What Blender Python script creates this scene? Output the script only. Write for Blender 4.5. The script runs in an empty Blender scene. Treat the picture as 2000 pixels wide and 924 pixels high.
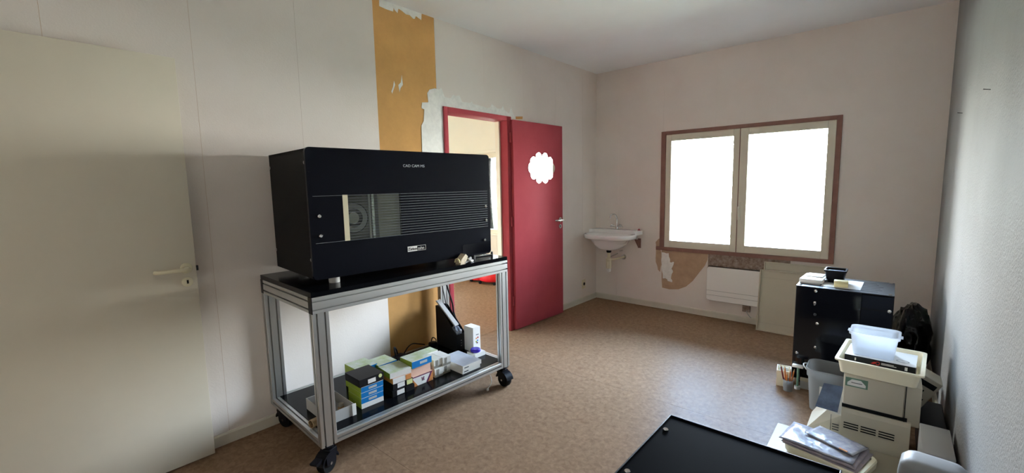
import bpy, bmesh, math, random
from mathutils import Vector, Matrix, noise
PI = math.pi
random.seed(7)
scene = bpy.context.scene
C = scene.collection

# ---------------------------------------------------------------- camera
yaw, pitch, roll = math.radians(-41.0437), math.radians(6.6093), math.radians(-1.1062)
fw = Vector((math.sin(yaw)*math.cos(pitch), math.cos(yaw)*math.cos(pitch), -math.sin(pitch)))
rt = Vector((math.cos(yaw), -math.sin(yaw), 0)); up = rt.cross(fw)
r2 = rt*math.cos(roll) + up*math.sin(roll); u2 = -rt*math.sin(roll) + up*math.cos(roll)
cam = bpy.data.cameras.new('camera'); cam_o = bpy.data.objects.new('camera', cam); C.objects.link(cam_o)
cam.sensor_width = 36.0; cam.lens = 860.5525/2000*36.0; cam.clip_start = 0.02
m = Matrix((r2, u2, -fw)).transposed().to_4x4(); m.translation = Vector((0, 0, 1.405))
cam_o.matrix_world = m
scene.camera = cam_o

# ---------------------------------------------------------------- light
SKY = 128.0
world = bpy.data.worlds.new('sky'); scene.world = world; world.use_nodes = True
bg = world.node_tree.nodes['Background']
bg.inputs[1].default_value = SKY
wn = world.node_tree.nodes; wl_ = world.node_tree.links
wtc = wn.new('ShaderNodeTexCoord'); wsx = wn.new('ShaderNodeSeparateXYZ'); wrp = wn.new('ShaderNodeValToRGB')
wl_.new(wtc.outputs['Generated'], wsx.inputs[0]); wl_.new(wsx.outputs['Z'], wrp.inputs[0]); wl_.new(wrp.outputs[0], bg.inputs[0])
wrp.color_ramp.elements[0].position = .0; wrp.color_ramp.elements[0].color = (1.0, 0.93, 0.83, 1)      # hazy horizon
wrp.color_ramp.elements[1].position = .55; wrp.color_ramp.elements[1].color = (0.52, 0.73, 1.0, 1)      # bluer overhead
def portal(x0, x1, z0, z1, y):
    l = bpy.data.lights.new('window_portal', 'AREA'); l.shape = 'RECTANGLE'
    l.size = x1-x0; l.size_y = z1-z0; l.cycles.is_portal = True
    o = bpy.data.objects.new('window_portal', l); C.objects.link(o)
    o.location = ((x0+x1)/2, y, (z0+z1)/2); o.rotation_euler = (-PI/2, 0, 0)
portal(-1.93, -0.39, 0.68, 1.93, 4.97)
portal(-5.80, -4.25, 0.68, 1.90, 4.97)
l3 = bpy.data.lights.new('window_portal', 'AREA'); l3.shape = 'RECTANGLE'; l3.size = 1.1; l3.size_y = 1.4; l3.cycles.is_portal = True
o3 = bpy.data.objects.new('window_portal', l3); C.objects.link(o3); o3.location = (-7.33, 1.75, 1.10); o3.rotation_euler = (0, -PI/2, 0)  # portal of the added side window in the next room
vs = scene.view_settings
vs.view_transform = 'Standard'; vs.look = 'None'; vs.exposure = 0.0; vs.gamma = 1.0
vs.use_curve_mapping = False
scene.cycles.max_bounces = 14; scene.cycles.diffuse_bounces = 8
scene.cycles.use_denoising = True

# ---------------------------------------------------------------- materials
def lin(h):
    h = h.lstrip('#'); out = []
    for i in (0, 2, 4):
        c = int(h[i:i+2], 16)/255
        out.append(c/12.92 if c <= .04045 else ((c+.055)/1.055)**2.4)
    return (*out, 1)
MATS = {}
def mat(name, hexc, rough=.6, metal=0., var=0., scale=8., bump=0., bscale=60., spec=.22, coat=0., hex2=None, stretch=(1, 1, 1)):
    if name in MATS: return MATS[name]
    M = bpy.data.materials.new(name); M.use_nodes = True; nt = M.node_tree; n = nt.nodes; L = nt.links
    b = n['Principled BSDF']; base = lin(hexc)
    b.inputs['Base Color'].default_value = base; b.inputs['Roughness'].default_value = rough
    b.inputs['Metallic'].default_value = metal; b.inputs['Specular IOR Level'].default_value = spec
    b.inputs['Coat Weight'].default_value = coat; b.inputs['Coat Roughness'].default_value = .08
    if var or bump:
        tc = n.new('ShaderNodeTexCoord'); mp = n.new('ShaderNodeMapping'); mp.inputs['Scale'].default_value = stretch
        L.new(tc.outputs['Object'], mp.inputs['Vector'])
    if var:
        nz = n.new('ShaderNodeTexNoise'); nz.inputs['Scale'].default_value = scale; nz.inputs['Detail'].default_value = 6
        nz.inputs['Roughness'].default_value = .65
        L.new(mp.outputs[0], nz.inputs['Vector'])
        rp = n.new('ShaderNodeValToRGB')
        d = lin(hex2) if hex2 else tuple(max(0, c*(1-var)) for c in base[:3])+(1,)
        e = base if hex2 else tuple(min(1, c*(1+var)) for c in base[:3])+(1,)
        rp.color_ramp.elements[0].color = d; rp.color_ramp.elements[0].position = .32
        rp.color_ramp.elements[1].color = e; rp.color_ramp.elements[1].position = .68
        L.new(nz.outputs['Fac'], rp.inputs[0]); L.new(rp.outputs[0], b.inputs['Base Color'])
    if bump:
        nb = n.new('ShaderNodeTexNoise'); nb.inputs['Scale'].default_value = bscale; nb.inputs['Detail'].default_value = 3
        L.new(mp.outputs[0], nb.inputs['Vector'])
        bp = n.new('ShaderNodeBump'); bp.inputs['Strength'].default_value = bump; bp.inputs['Distance'].default_value = .004
        L.new(nb.outputs['Fac'], bp.inputs['Height']); L.new(bp.outputs[0], b.inputs['Normal'])
    MATS[name] = M; return M
def glassy(name, hexc, transp, rough=.02):
    M = bpy.data.materials.new(name); M.use_nodes = True; nt = M.node_tree; n = nt.nodes; L = nt.links
    n.remove(n['Principled BSDF']); out = n['Material Output']
    t = n.new('ShaderNodeBsdfTransparent'); t.inputs[0].default_value = lin(hexc)
    g = n.new('ShaderNodeBsdfGlossy'); g.inputs['Roughness'].default_value = rough
    fr = n.new('ShaderNodeFresnel'); fr.inputs[0].default_value = 1.45
    mx = n.new('ShaderNodeMixShader'); L.new(fr.outputs[0], mx.inputs[0]); L.new(t.outputs[0], mx.inputs[1]); L.new(g.outputs[0], mx.inputs[2])
    L.new(mx.outputs[0], out.inputs[0]); MATS[name] = M; return M
def milky(name, hexc, clear, rough=.25):
    M = bpy.data.materials.new(name); M.use_nodes = True; nt = M.node_tree; n = nt.nodes; L = nt.links
    b = n['Principled BSDF']; b.inputs['Base Color'].default_value = lin(hexc); b.inputs['Roughness'].default_value = rough
    tl = n.new('ShaderNodeBsdfTranslucent'); tl.inputs[0].default_value = lin(hexc)
    tr = n.new('ShaderNodeBsdfTransparent'); tr.inputs[0].default_value = lin(hexc)
    m1 = n.new('ShaderNodeMixShader'); m1.inputs[0].default_value = .45
    m2 = n.new('ShaderNodeMixShader'); m2.inputs[0].default_value = clear
    L.new(b.outputs[0], m1.inputs[1]); L.new(tl.outputs[0], m1.inputs[2])
    L.new(m1.outputs[0], m2.inputs[1]); L.new(tr.outputs[0], m2.inputs[2]); L.new(m2.outputs[0], n['Material Output'].inputs[0])
    MATS[name] = M; return M

def wall_mat(name, hexa, hexb, rough, bump, bscale, spec=.5, coarse=0.):
    M = bpy.data.materials.new(name); M.use_nodes = True; nt = M.node_tree; n = nt.nodes; L = nt.links
    b = n['Principled BSDF']; b.inputs['Roughness'].default_value = rough; b.inputs['Specular IOR Level'].default_value = spec
    tc = n.new('ShaderNodeTexCoord'); geo = n.new('ShaderNodeNewGeometry')
    nz = n.new('ShaderNodeTexNoise'); nz.inputs['Scale'].default_value = 1.3; nz.inputs['Detail'].default_value = 8; nz.inputs['Roughness'].default_value = .6
    L.new(geo.outputs['Position'], nz.inputs['Vector'])
    rp = n.new('ShaderNodeValToRGB'); rp.color_ramp.elements[0].color = lin(hexb); rp.color_ramp.elements[0].position = .25
    rp.color_ramp.elements[1].color = lin(hexa); rp.color_ramp.elements[1].position = .6
    L.new(nz.outputs['Fac'], rp.inputs[0]); L.new(rp.outputs[0], b.inputs['Base Color'])
    nb = n.new('ShaderNodeTexNoise'); nb.inputs['Scale'].default_value = bscale; nb.inputs['Detail'].default_value = 4
    L.new(geo.outputs['Position'], nb.inputs['Vector'])
    bp = n.new('ShaderNodeBump'); bp.inputs['Strength'].default_value = bump; bp.inputs['Distance'].default_value = .004
    L.new(nb.outputs['Fac'], bp.inputs['Height']); L.new(bp.outputs[0], b.inputs['Normal'])
    MATS[name] = M; return M

def sheen(M, fac, rough, tint=(1, 1, 1, 1)):
    nt = M.node_tree; n = nt.nodes; L = nt.links; b = n['Principled BSDF']; b.inputs['Specular IOR Level'].default_value = 0
    gl = n.new('ShaderNodeBsdfGlossy'); gl.inputs['Roughness'].default_value = rough; gl.inputs['Color'].default_value = tint
    if b.inputs['Normal'].links: L.new(b.inputs['Normal'].links[0].from_socket, gl.inputs['Normal'])
    mx = n.new('ShaderNodeMixShader'); mx.inputs[0].default_value = fac
    L.new(b.outputs[0], mx.inputs[1]); L.new(gl.outputs[0], mx.inputs[2]); L.new(mx.outputs[0], n['Material Output'].inputs[0])
wall_mat('wallpaper', 'f0e8e1', 'e7ddd4', .8, .16, 130, .05)
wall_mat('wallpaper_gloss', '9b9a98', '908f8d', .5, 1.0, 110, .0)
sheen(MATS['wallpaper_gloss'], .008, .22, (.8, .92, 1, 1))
wall_mat('ceiling_paint', 'f6f8fa', 'f0f2f4', .9, .12, 90, .05)
wall_mat('cream_wall', 'e6e5da', 'e0dfd3', .8, .1, 90)
mat('backing', 'c2935a', .85, var=.10, scale=5, bump=.1)
mat('backing_far', 'bc9f84', .9, var=.12, scale=9)
mat('plaster', 'f4f3ee', .95, var=.08, scale=22, bump=.4, bscale=60)
mat('mouldy', 'b3a498', .95, var=.5, scale=34, hex2='7d6455')
mat('baseboard', 'd9d3c4', .5, var=.05, scale=6)
mat('white_door', 'ddd5c3', .5, spec=.2, var=.03, scale=2, bump=.03, bscale=160)
mat('cream_plastic', 'e2dabd', .35)
mat('red_paint', 'a0454c', .4, var=.06, scale=4, bump=.06, bscale=45, hex2='984047', spec=.01)
mat('brown_trim', '8c675c', .55, spec=.2, var=.1, scale=12)
mat('window_white', 'e3ddcb', .4, var=.02)
mat('steel', 'c8c8c8', .25, 1.); mat('chrome', 'dcdcdc', .08, 1.)
mat('mirror', 'f4f6f4', .01, 1.)
mat('porcelain', 'fbfaf9', .1, coat=.4)
mat('black_rubber', '101010', .6, spec=.15); mat('black_plastic', '121217', .35, spec=.15)
mat('black_powder', '0c0c0e', .5, spec=.12, bump=.05, bscale=300)
mat('black_gloss', '0b0c12', .10, spec=.35)
mat('black_panel', '0e1018', .25, spec=.10)
mat('black_laminate', '0b0c10', .16, spec=.1, bump=.015, bscale=200)
mat('alu', 'c9cac8', .38, .85, var=.03, scale=3)
mat('slot_dark', '2a2c2e', .6, .3)
mat('silver_line', 'c8ccd0', .4, .3); mat('stripe_grey', 'a4aaaf', .5)
mat('white_plastic', 'e8e6e0', .4); mat('white_card', 'e4e1da', .6, var=.02)
mat('outline_grey', '8f8c86', .45); mat('beige_plastic', 'a39b89', .5, spec=.1, var=.02, scale=3)
mat('beige_device', 'c6beac', .55, var=.03, scale=3); mat('cream_tray', 'f8efd4', .4)
mat('panel_beige', 'd2cbb8', .5, var=.03, scale=4)
mat('radiator_white', 'faf8f4', .4)
mat('green_card', '93a83a', .5, var=.1, scale=20); mat('blue_card', '1678bd', .45); mat('label_grey', 'b9bcbb', .6)
mat('white_green_print', 'dfe5df', .5, var=.3, scale=16, hex2='b8c98c')
mat('orange_card', 'd08a52', .55, var=.06); mat('pink_card', 'dcb9a8', .6, var=.03); mat('purple_print', '6b2a58', .5)
mat('black_card', '17171a', .45, var=.2, scale=9); mat('label_white', 'ebeae6', .6, var=.02, scale=80); mat('label_yellow', 'd8dc9a', .6)
mat('grey_band', '8f8c83', .6, var=.1, scale=30); mat('silver_print', 'c9cdd2', .35, var=.12, scale=3, hex2='9aa3b4')
mat('violet_plastic', '3a2b9c', .3); mat('brown_jar', '3c2a18', .15); mat('kraft', 'a08462', .8, var=.15, scale=20)
mat('film', 'aab7c4', .12, var=.3, scale=30, hex2='5f7088'); mat('ext_ground', 'dcc9a2', .9)
mat('pencil_orange', 'c2743a', .45); mat('pencil_red', '6a1f24', .4); mat('wood', 'c9a87c', .6, var=.1, scale=20)
mat('yellowed', 'e6d9a8', .55); mat('paper', 'e9e9ea', .7); mat('paper_photo', 'b9a9a8', .4, var=.25, scale=18, hex2='94909f', spec=.1)
mat('sleeve', 'bcb8bb', .15, var=.18, scale=26, hex2='8b8d9c', coat=.08, bump=.6, bscale=25)
mat('booklet_blue', '5b6d8e', .15, var=.35, scale=10, hex2='2f3a55', coat=.6)
mat('bag_black', '060607', .16, bump=.9, bscale=18, spec=.3); mat('red_plastic', 'c8202a', .35)
mat('lens_dark', '1b1d20', .15); mat('emblem_red', 'b8322c', .5); mat('dark_grey', '3d3f42', .5); mat('scanner_glass', '5d6a70', .15)
mat('bag_film', 'c3ccd6', .1, var=.4, scale=40, hex2='52627a', coat=.6); mat('gypsum', 'cdbfa6', .8, var=.2, scale=40)
mat('green_print', '6f8f7c', .6); mat('tub_fill', 'b9c0cf', .5, var=.25, scale=30); mat('grey_casing', 'b4b3b0', .5); mat('casing_grey', '8b8c8e', .5); mat('black_matte', '101113', .5, spec=.002, bump=.02, bscale=90)
glassy('pane', 'f6fbff', 1); glassy('smoked', 'eef3ee', 1, .04)
milky('milky_blue', 'f2f5f9', .55); milky('milky_grey', 'c6c8c9', .45)

# ---------------------------------------------------------------- mesh builder
class G:
    def __init__(s): s.v = []; s.f = []; s.m = []
    def add(s, vs_, fs, mi=0):
        o = len(s.v); s.v += [tuple(v) for v in vs_]
        for f in fs: s.f.append([i+o for i in f]); s.m.append(mi)
        return s
    def box(s, a, b, bev=0, mi=0, seg=2):
        x0, y0, z0 = a; x1, y1, z1 = b
        if bev:
            bm = bmesh.new(); bmesh.ops.create_cube(bm, size=1)
            for v in bm.verts: v.co = Vector(((x0+x1)/2+v.co.x*(x1-x0), (y0+y1)/2+v.co.y*(y1-y0), (z0+z1)/2+v.co.z*(z1-z0)))
            bmesh.ops.bevel(bm, geom=bm.edges[:], offset=bev, segments=seg, profile=.5, affect='EDGES')
            bm.verts.index_update()
            s.add([v.co for v in bm.verts], [[v.index for v in f.verts] for f in bm.faces], mi); bm.free(); return s
        V = [(x0,y0,z0),(x1,y0,z0),(x1,y1,z0),(x0,y1,z0),(x0,y0,z1),(x1,y0,z1),(x1,y1,z1),(x0,y1,z1)]
        return s.add(V, [(0,3,2,1),(4,5,6,7),(0,1,5,4),(1,2,6,5),(2,3,7,6),(3,0,4,7)], mi)
    def cbox(s, a, b, mats6):       # mats: -z,+z,-y,+x,+y,-x
        o = len(s.m); s.box(a, b)
        s.m[o:o+6] = mats6; return s
    def loft(s, loops, c0=True, c1=True, mi=0):
        n = len(loops[0]); V = [p for l in loops for p in l]; F = []
        for k in range(len(loops)-1):
            for i in range(n):
                j = (i+1) % n; F.append((k*n+i, k*n+j, (k+1)*n+j, (k+1)*n+i))
        if c0: F.append(tuple(range(n-1, -1, -1)))
        if c1: F.append(tuple((len(loops)-1)*n+i for i in range(n)))
        return s.add(V, F, mi)
    def prism(s, poly, a, b, plane='xy', mi=0):
        mk = {'xy': lambda p, h: (p[0], p[1], h), 'xz': lambda p, h: (p[0], h, p[1]), 'yz': lambda p, h: (h, p[0], p[1])}[plane]
        ar = sum(poly[i][0]*poly[(i+1) % len(poly)][1]-poly[(i+1) % len(poly)][0]*poly[i][1] for i in range(len(poly)))
        if (ar < 0) != (plane == 'xz'): poly = poly[::-1]
        return s.loft([[mk(p, a) for p in poly], [mk(p, b) for p in poly]], mi=mi)
    def cyl(s, p0, p1, r0, r1=None, n=20, mi=0):
        p0 = Vector(p0); p1 = Vector(p1); r1 = r0 if r1 is None else r1
        d = (p1-p0).normalized(); a = d.orthogonal().normalized(); b = d.cross(a)
        lp = lambda c, r: [c+(a*math.cos(2*PI*i/n)+b*math.sin(2*PI*i/n))*r for i in range(n)]
        return s.loft([lp(p0, r0), lp(p1, r1)], mi=mi)
    def tube(s, pts, r, n=8, mi=0):
        P = [Vector(p) for p in pts]; loops = []; ref = None
        for i, p in enumerate(P):
            d = (P[min(i+1, len(P)-1)]-P[max(i-1, 0)]).normalized()
            if ref is None: ref = d.orthogonal().normalized()
            ref = (ref-d*ref.dot(d)).normalized(); b = d.cross(ref)
            rr_ = r[i] if isinstance(r, (list, tuple)) else r
            loops.append([p+(ref*math.cos(2*PI*k/n)+b*math.sin(2*PI*k/n))*rr_ for k in range(n)])
        return s.loft(loops, mi=mi)
    def lathe(s, prof, c=(0, 0, 0), n=28, sx=1, sy=1, mi=0, c0=True, c1=True):
        return s.loft([[(c[0]+r*sx*math.cos(2*PI*i/n), c[1]+r*sy*math.sin(2*PI*i/n), c[2]+z) for i in range(n)] for r, z in prof], c0, c1, mi)
    def xf(s, M):
        s.v = [tuple(M @ Vector(v)) for v in s.v]; return s
    def build(s, name, mats, parent=None, smooth=False, ang=40):
        me = bpy.data.meshes.new(name); me.from_pydata(s.v, [], s.f)
        for mm in (mats if isinstance(mats, (list, tuple)) else [mats]): me.materials.append(MATS[mm])
        for p, mi in zip(me.polygons, s.m): p.material_index = mi; p.use_smooth = smooth
        me.update()
        if smooth: me.set_sharp_from_angle(angle=math.radians(ang))
        o = bpy.data.objects.new(name, me); C.objects.link(o); o.parent = parent
        return o
def rr(x0, x1, y0, y1, r, n=5):
    out = []
    for cx, cy, a in ((x1-r, y1-r, 0), (x0+r, y1-r, 90), (x0+r, y0+r, 180), (x1-r, y0+r, 270)):
        for k in range(n+1):
            t = math.radians(a+90*k/n); out.append((cx+r*math.cos(t), cy+r*math.sin(t)))
    return out
def bez(pts, n=8):
    P = [Vector(p) for p in pts]; out = []
    for i in range(len(P)-1):
        p0 = P[max(i-1, 0)]; p1 = P[i]; p2 = P[i+1]; p3 = P[min(i+2, len(P)-1)]
        for k in range(n):
            t = k/n
            out.append(.5*((2*p1)+(p2-p0)*t+(2*p0-5*p1+4*p2-p3)*t*t+(3*p1-p0-3*p2+p3)*t**3))
    return out+[P[-1]]
def tag(o, label, cat, group=None):
    o['label'] = label; o['category'] = cat
    if group: o['group'] = group
    return o
def thing(name, label, cat, loc=(0, 0, 0), rz=0, group=None):
    o = bpy.data.objects.new(name, None); C.objects.link(o); o.location = loc; o.rotation_euler = (0, 0, rz)
    o.empty_display_size = .1
    return tag(o, label, cat, group)
def struct(o, label=None):
    o['kind'] = 'structure'
    if label: o['label'] = label
    return o
def sempty(name, label=None):
    o = bpy.data.objects.new(name, None); C.objects.link(o); return struct(o, label)
def text(name, body, size, M, mt, parent, ext=.0004, sx=1., align='LEFT'):
    cu = bpy.data.curves.new(name, 'FONT'); cu.body = body; cu.size = size; cu.extrude = ext; cu.align_x = align
    t = bpy.data.objects.new(name, cu); C.objects.link(t)
    me = bpy.data.meshes.new_from_object(t); bpy.data.objects.remove(t)
    me.materials.clear(); me.materials.append(MATS[mt])
    me.transform(M @ Matrix.Diagonal((sx, 1, 1, 1)))
    o = bpy.data.objects.new(name, me); C.objects.link(o); o.parent = parent; return o
# text standing on a plane: columns = text x, text y, outward normal
def plane(origin, ex, ey):
    ex = Vector(ex); ey = Vector(ey); ez = ex.cross(ey)
    M_ = Matrix((ex, ey, ez)).transposed().to_4x4(); M_.translation = Vector(origin); return M_

# ================================================================ SETTING
XL, XR, YN, YF, H = -2.752, 0.267, -1.35, 4.734, 2.689
XN = -7.2           # end of the neighbouring room
g = G().box((XN-.1, YN-.15, -.12), (XR+.15, YF+.22, -.002))
# floor: sheets of marbled linoleum, welded seams running across the room
M = bpy.data.materials.new('linoleum'); M.use_nodes = True; nt = M.node_tree; n = nt.nodes; L = nt.links
b = n['Principled BSDF']; b.inputs['Specular IOR Level'].default_value = .03
geo = n.new('ShaderNodeNewGeometry')
n1 = n.new('ShaderNodeTexNoise'); n1.inputs['Scale'].default_value = 34; n1.inputs['Detail'].default_value = 9; n1.inputs['Roughness'].default_value = .72; n1.inputs['Distortion'].default_value = .8
n2 = n.new('ShaderNodeTexNoise'); n2.inputs['Scale'].default_value = 1.7; n2.inputs['Detail'].default_value = 5
L.new(geo.outputs['Position'], n1.inputs['Vector']); L.new(geo.outputs['Position'], n2.inputs['Vector'])
rp = n.new('ShaderNodeValToRGB'); rp.color_ramp.elements[0].color = lin('735a46'); rp.color_ramp.elements[0].position = .33
rp.color_ramp.elements[1].color = lin('92775f'); rp.color_ramp.elements[1].position = .68
L.new(n1.outputs['Fac'], rp.inputs[0]); L.new(rp.outputs[0], b.inputs['Base Color'])
mr = n.new('ShaderNodeMapRange'); mr.inputs['From Min'].default_value = .3; mr.inputs['From Max'].default_value = .7
mr.inputs['To Min'].default_value = .42; mr.inputs['To Max'].default_value = .54
L.new(n2.outputs['Fac'], mr.inputs['Value']); L.new(mr.outputs[0], b.inputs['Roughness'])
bp = n.new('ShaderNodeBump'); bp.inputs['Strength'].default_value = .06; bp.inputs['Distance'].default_value = .003
n3 = n.new('ShaderNodeTexNoise'); n3.inputs['Scale'].default_value = 40; n3.inputs['Detail'].default_value = 4
L.new(geo.outputs['Position'], n3.inputs['Vector']); L.new(n3.outputs['Fac'], bp.inputs['Height']); L.new(bp.outputs[0], b.inputs['Normal'])
MATS['linoleum'] = M; sheen(M, .0085, .34, (.5, .77, 1, 1))
floor = struct(g.build('floor', 'kraft'), 'marbled brown linoleum floor')
ys = [YN, -.25, 1.2, 2.66, 4.12, YF]
for i in range(5):
    G().box((XL-.12, ys[i]+.0008, -.002), (XR, ys[i+1]-.0008, 0)).build('linoleum_sheet', 'linoleum', floor)
G().box((XN, YN, -.002), (XL-.1215, YF, 0)).build('linoleum_sheet', 'linoleum', floor)
struct(G().box((XN-.1, YN-.15, H), (XR+.15, YF+.22, H+.12)).build('ceiling', 'ceiling_paint'), 'off-white painted ceiling')

def rects_minus(x0, x1, z0, z1, hole):
    hx0, hx1, hz0, hz1 = hole; out = []
    if x1 <= hx0 or x0 >= hx1: return [(x0, x1, z0, z1)]
    if x0 < hx0: out.append((x0, hx0, z0, z1))
    if x1 > hx1: out.append((hx1, x1, z0, z1))
    a, b_ = max(x0, hx0), min(x1, hx1)
    if z1 > hz1: out.append((a, b_, hz1, z1))
    if z0 < hz0: out.append((a, b_, z0, hz0))
    return out
def cut(x0, x1, z0, z1, holes):
    R = [(x0, x1, z0, z1)]
    for h in holes: R = [q for r_ in R for q in rects_minus(*r_, h)]
    return R
D1 = (-1.08, -.235, -1, 2.06); D2 = (2.373, 3.146, -1, 2.02)
W1 = (-1.935, -.389, .677, 1.934); W2 = (-5.80, -4.25, .70, 1.87)
g = G()
for a, b_, c, d in cut(YN, YF, 0, H, [D1, D2]): g.box((XL-.12, a, c), (XL, b_, d))
wl = struct(g.build('wall_left', 'backing'), 'left wall with peeling pale wallpaper')
EPS = .0018
y = 1.768-.53*6
while y < YF-.01:
    y1 = min(y+.53, YF)
    if not (1.7 < y < 1.8):
        g = G()
        for a, b_, c, d in cut(max(y, YN)+.0005, y1-.0005, 0, H, [D1, D2]): g.box((XL, a, c), (XL+EPS, b_, d))
        g.build('wallpaper_strip', 'wallpaper', wl)
    y += .53
def patch(name, poly, mt, wall, off=EPS, th=.0012, far=False, label=None):
    g = G()
    if far: g.prism(poly, YF-off-th, YF-off+.0003, 'xz')
    else: g.prism(poly, XL+off-.0003, XL+off+th, 'yz')
    o = g.build(name, mt, wall)
    if label: o['label'] = label
    return o
def ragged(poly, amp=.006, sub=3, seed=1):
    rnd = random.Random(seed); out = []
    for i in range(len(poly)):
        a = poly[i]; b_ = poly[(i+1) % len(poly)]
        for k in range(sub):
            t = k/sub; j = amp if k else amp*.3
            out.append((a[0]+(b_[0]-a[0])*t+rnd.uniform(-j, j), a[1]+(b_[1]-a[1])*t+rnd.uniform(-j, j)))
    return out
pl = [(2.133,1.677),(2.137,1.869),(2.161,1.906),(2.171,1.993),(2.144,1.999),(2.152,2.042),(2.213,2.05),(2.205,2.118),(2.229,2.148),(2.281,2.164),(2.322,2.161),(2.346,2.178),(2.378,2.111),(2.439,2.11),(2.471,2.142),(2.49,2.135),(2.535,2.146),(2.565,2.099),(2.658,2.101),(2.675,2.117),(2.691,2.096),(2.81,2.09),(2.868,2.082),(2.905,2.097),(2.921,2.124),(2.988,2.096),(3.043,2.097),(3.067,2.126),(3.09,2.092),(3.146,2.067),(3.183,2.129),(3.203,2.079),(3.244,2.03),(3.15,2.03),(2.37,2.03),(2.37,.9),(2.14,.9),(2.15,1.3)]
patch('plaster_patch', pl, 'plaster', wl, label='ragged bare plaster around the red door frame')
patch('torn_paper', [(1.912,2.162),(1.92,2.135),(1.892,2.07),(1.885,2.085),(1.902,2.12)], 'label_white', wl, off=0)
patch('torn_paper', [(1.981,2.213),(1.987,2.145),(1.966,2.121),(1.955,2.09),(1.948,2.139),(1.97,2.16)], 'label_white', wl, off=0)
patch('torn_paper', [(3.245,2.049),(3.348,2.06),(3.344,2.034),(3.244,2.024)], 'backing', wl)
patch('torn_paper', [(1.824,H),(1.822,2.643),(1.874,2.637),(1.933,2.637),(1.938,2.665),(1.944,2.652),(1.969,2.636),(1.979,2.669),(2.006,2.662),(2.042,2.647),(2.074,2.650),(2.105,2.632),(2.119,2.636),(2.129,2.658),(2.156,2.649),(2.178,2.642),(2.183,H)], 'plaster', wl, off=0, label='white paper remnant hanging at ceiling')
g = G()
for hole_pass in (0,):
    R = [(XN-.1, XR+.15, 0, H)]
    for h_ in (W1, W2): R = [q for r_ in R for q in rects_minus(*r_, h_)]
    for a, b_, c, d in R: g.box((a, YF, c), (b_, YF+.22, d))
wf = struct(g.build('wall_far', 'cream_wall'), 'window wall with pale stained wallpaper')
xs = [XL, -2.457, -1.93, -1.40, -.87, -.34, .19, XR]
for i in range(7):
    g = G()
    for a, b_, c, d in cut(xs[i]+(.0005 if i else 0), xs[i+1]-.0005, 0, H, [W1]): g.box((a, YF-EPS, c), (b_, YF, d))
    g.build('wallpaper_strip', 'wallpaper', wf)
br = [(-1.924,.69),(-1.43,.69),(-1.434,.604),(-1.459,.537),(-1.502,.474),(-1.579,.357),(-1.647,.287),(-1.729,.245),(-1.827,.231),(-1.909,.239),(-1.917,.326)]
patch('torn_paper', br, 'backing_far', wf, far=True, label='brown bare patch below window corner')
patch('plaster_patch', ragged([(-1.923,.638),(-1.842,.633),(-1.828,.536),(-1.782,.54),(-1.808,.464),(-1.792,.429),(-1.812,.377),(-1.798,.316),(-1.848,.32),(-1.867,.345),(-1.905,.346),(-1.92,.489)], .006, 3, 3), 'plaster', wf, off=EPS+.0012, far=True)
patch('plaster_patch', ragged([(-1.995,.745),(-1.954,.791),(-1.937,.699),(-1.926,.638),(-1.92,.501),(-1.938,.412),(-1.96,.434),(-1.987,.52),(-1.987,.658)], .005, 3, 5), 'backing_far', wf, far=True)
patch('stained_plaster', [(-1.43,.69),(-.70,.69),(-.70,.40),(-1.43,.40)], 'mouldy', wf, far=True, label='mouldy bare plaster above the heater')
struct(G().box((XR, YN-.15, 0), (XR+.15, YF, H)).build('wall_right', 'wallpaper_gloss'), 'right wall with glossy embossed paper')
struct(G().box((XN-.1, YN-.15, 0), (XR, YN, H)).build('wall_near', 'wallpaper'))
g = G()
for a, b_, c, d in cut(YN, YF, 0, H, [(1.05, 2.45, .55, 1.65)]): g.box((XN-.1, a, c), (XN, b_, d))
struct(g.build('wall_neighbour', 'cream_wall'))
w3 = sempty('window_added', 'added unseen window brightening the neighbouring room')  # unseen window, added and placed to brighten the neighbouring room
for i in range(2):
    a = 1.05+i*1.4/2; b_ = a+1.4/2; g = G()
    g.box((XN-.08, a, .55), (XN-.02, a+.05, 1.65)); g.box((XN-.08, b_-.05, .55), (XN-.02, b_, 1.65)); g.box((XN-.08, a+.05, .55), (XN-.02, b_-.05, .6)); g.box((XN-.08, a+.05, 1.6), (XN-.02, b_-.05, 1.65))
    s_ = g.build('sash', 'window_white', w3); G().box((XN-.055, a+.05, .6), (XN-.05, b_-.05, 1.6)).build('pane', 'pane', s_)
struct(G().box((XN, .9, 0), (XL-.12, 1.0, H)).build('wall_added', 'cream_wall'))  # unseen wall, added so the near doorway opens onto darkness

def bboard(name, segs, axis):
    g = G()
    for a, b_ in segs:
        if axis == 'y': g.prism([(XL, 0), (XL+.013, 0), (XL+.013, .056), (XL+.008, .066), (XL, .066)], a, b_, 'xz')
        elif axis == 'x': g.prism([(YF, 0), (YF-.013, 0), (YF-.013, .056), (YF-.008, .066), (YF, .066)], a, b_, 'yz')
        else: g.prism([(XR, 0), (XR-.013, 0), (XR-.013, .056), (XR-.008, .066), (XR, .066)], a, b_, 'xz')
    return struct(g.build(name, 'baseboard'))
bboard('baseboard_left', [(YN, D1[0]-.03), (-.20, 2.352), (3.167, YF)], 'y')
bboard('baseboard_far', [(XL+.013, XR-.013)], 'x')
bboard('baseboard_right', [(YN, YF)], 'r')

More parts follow.
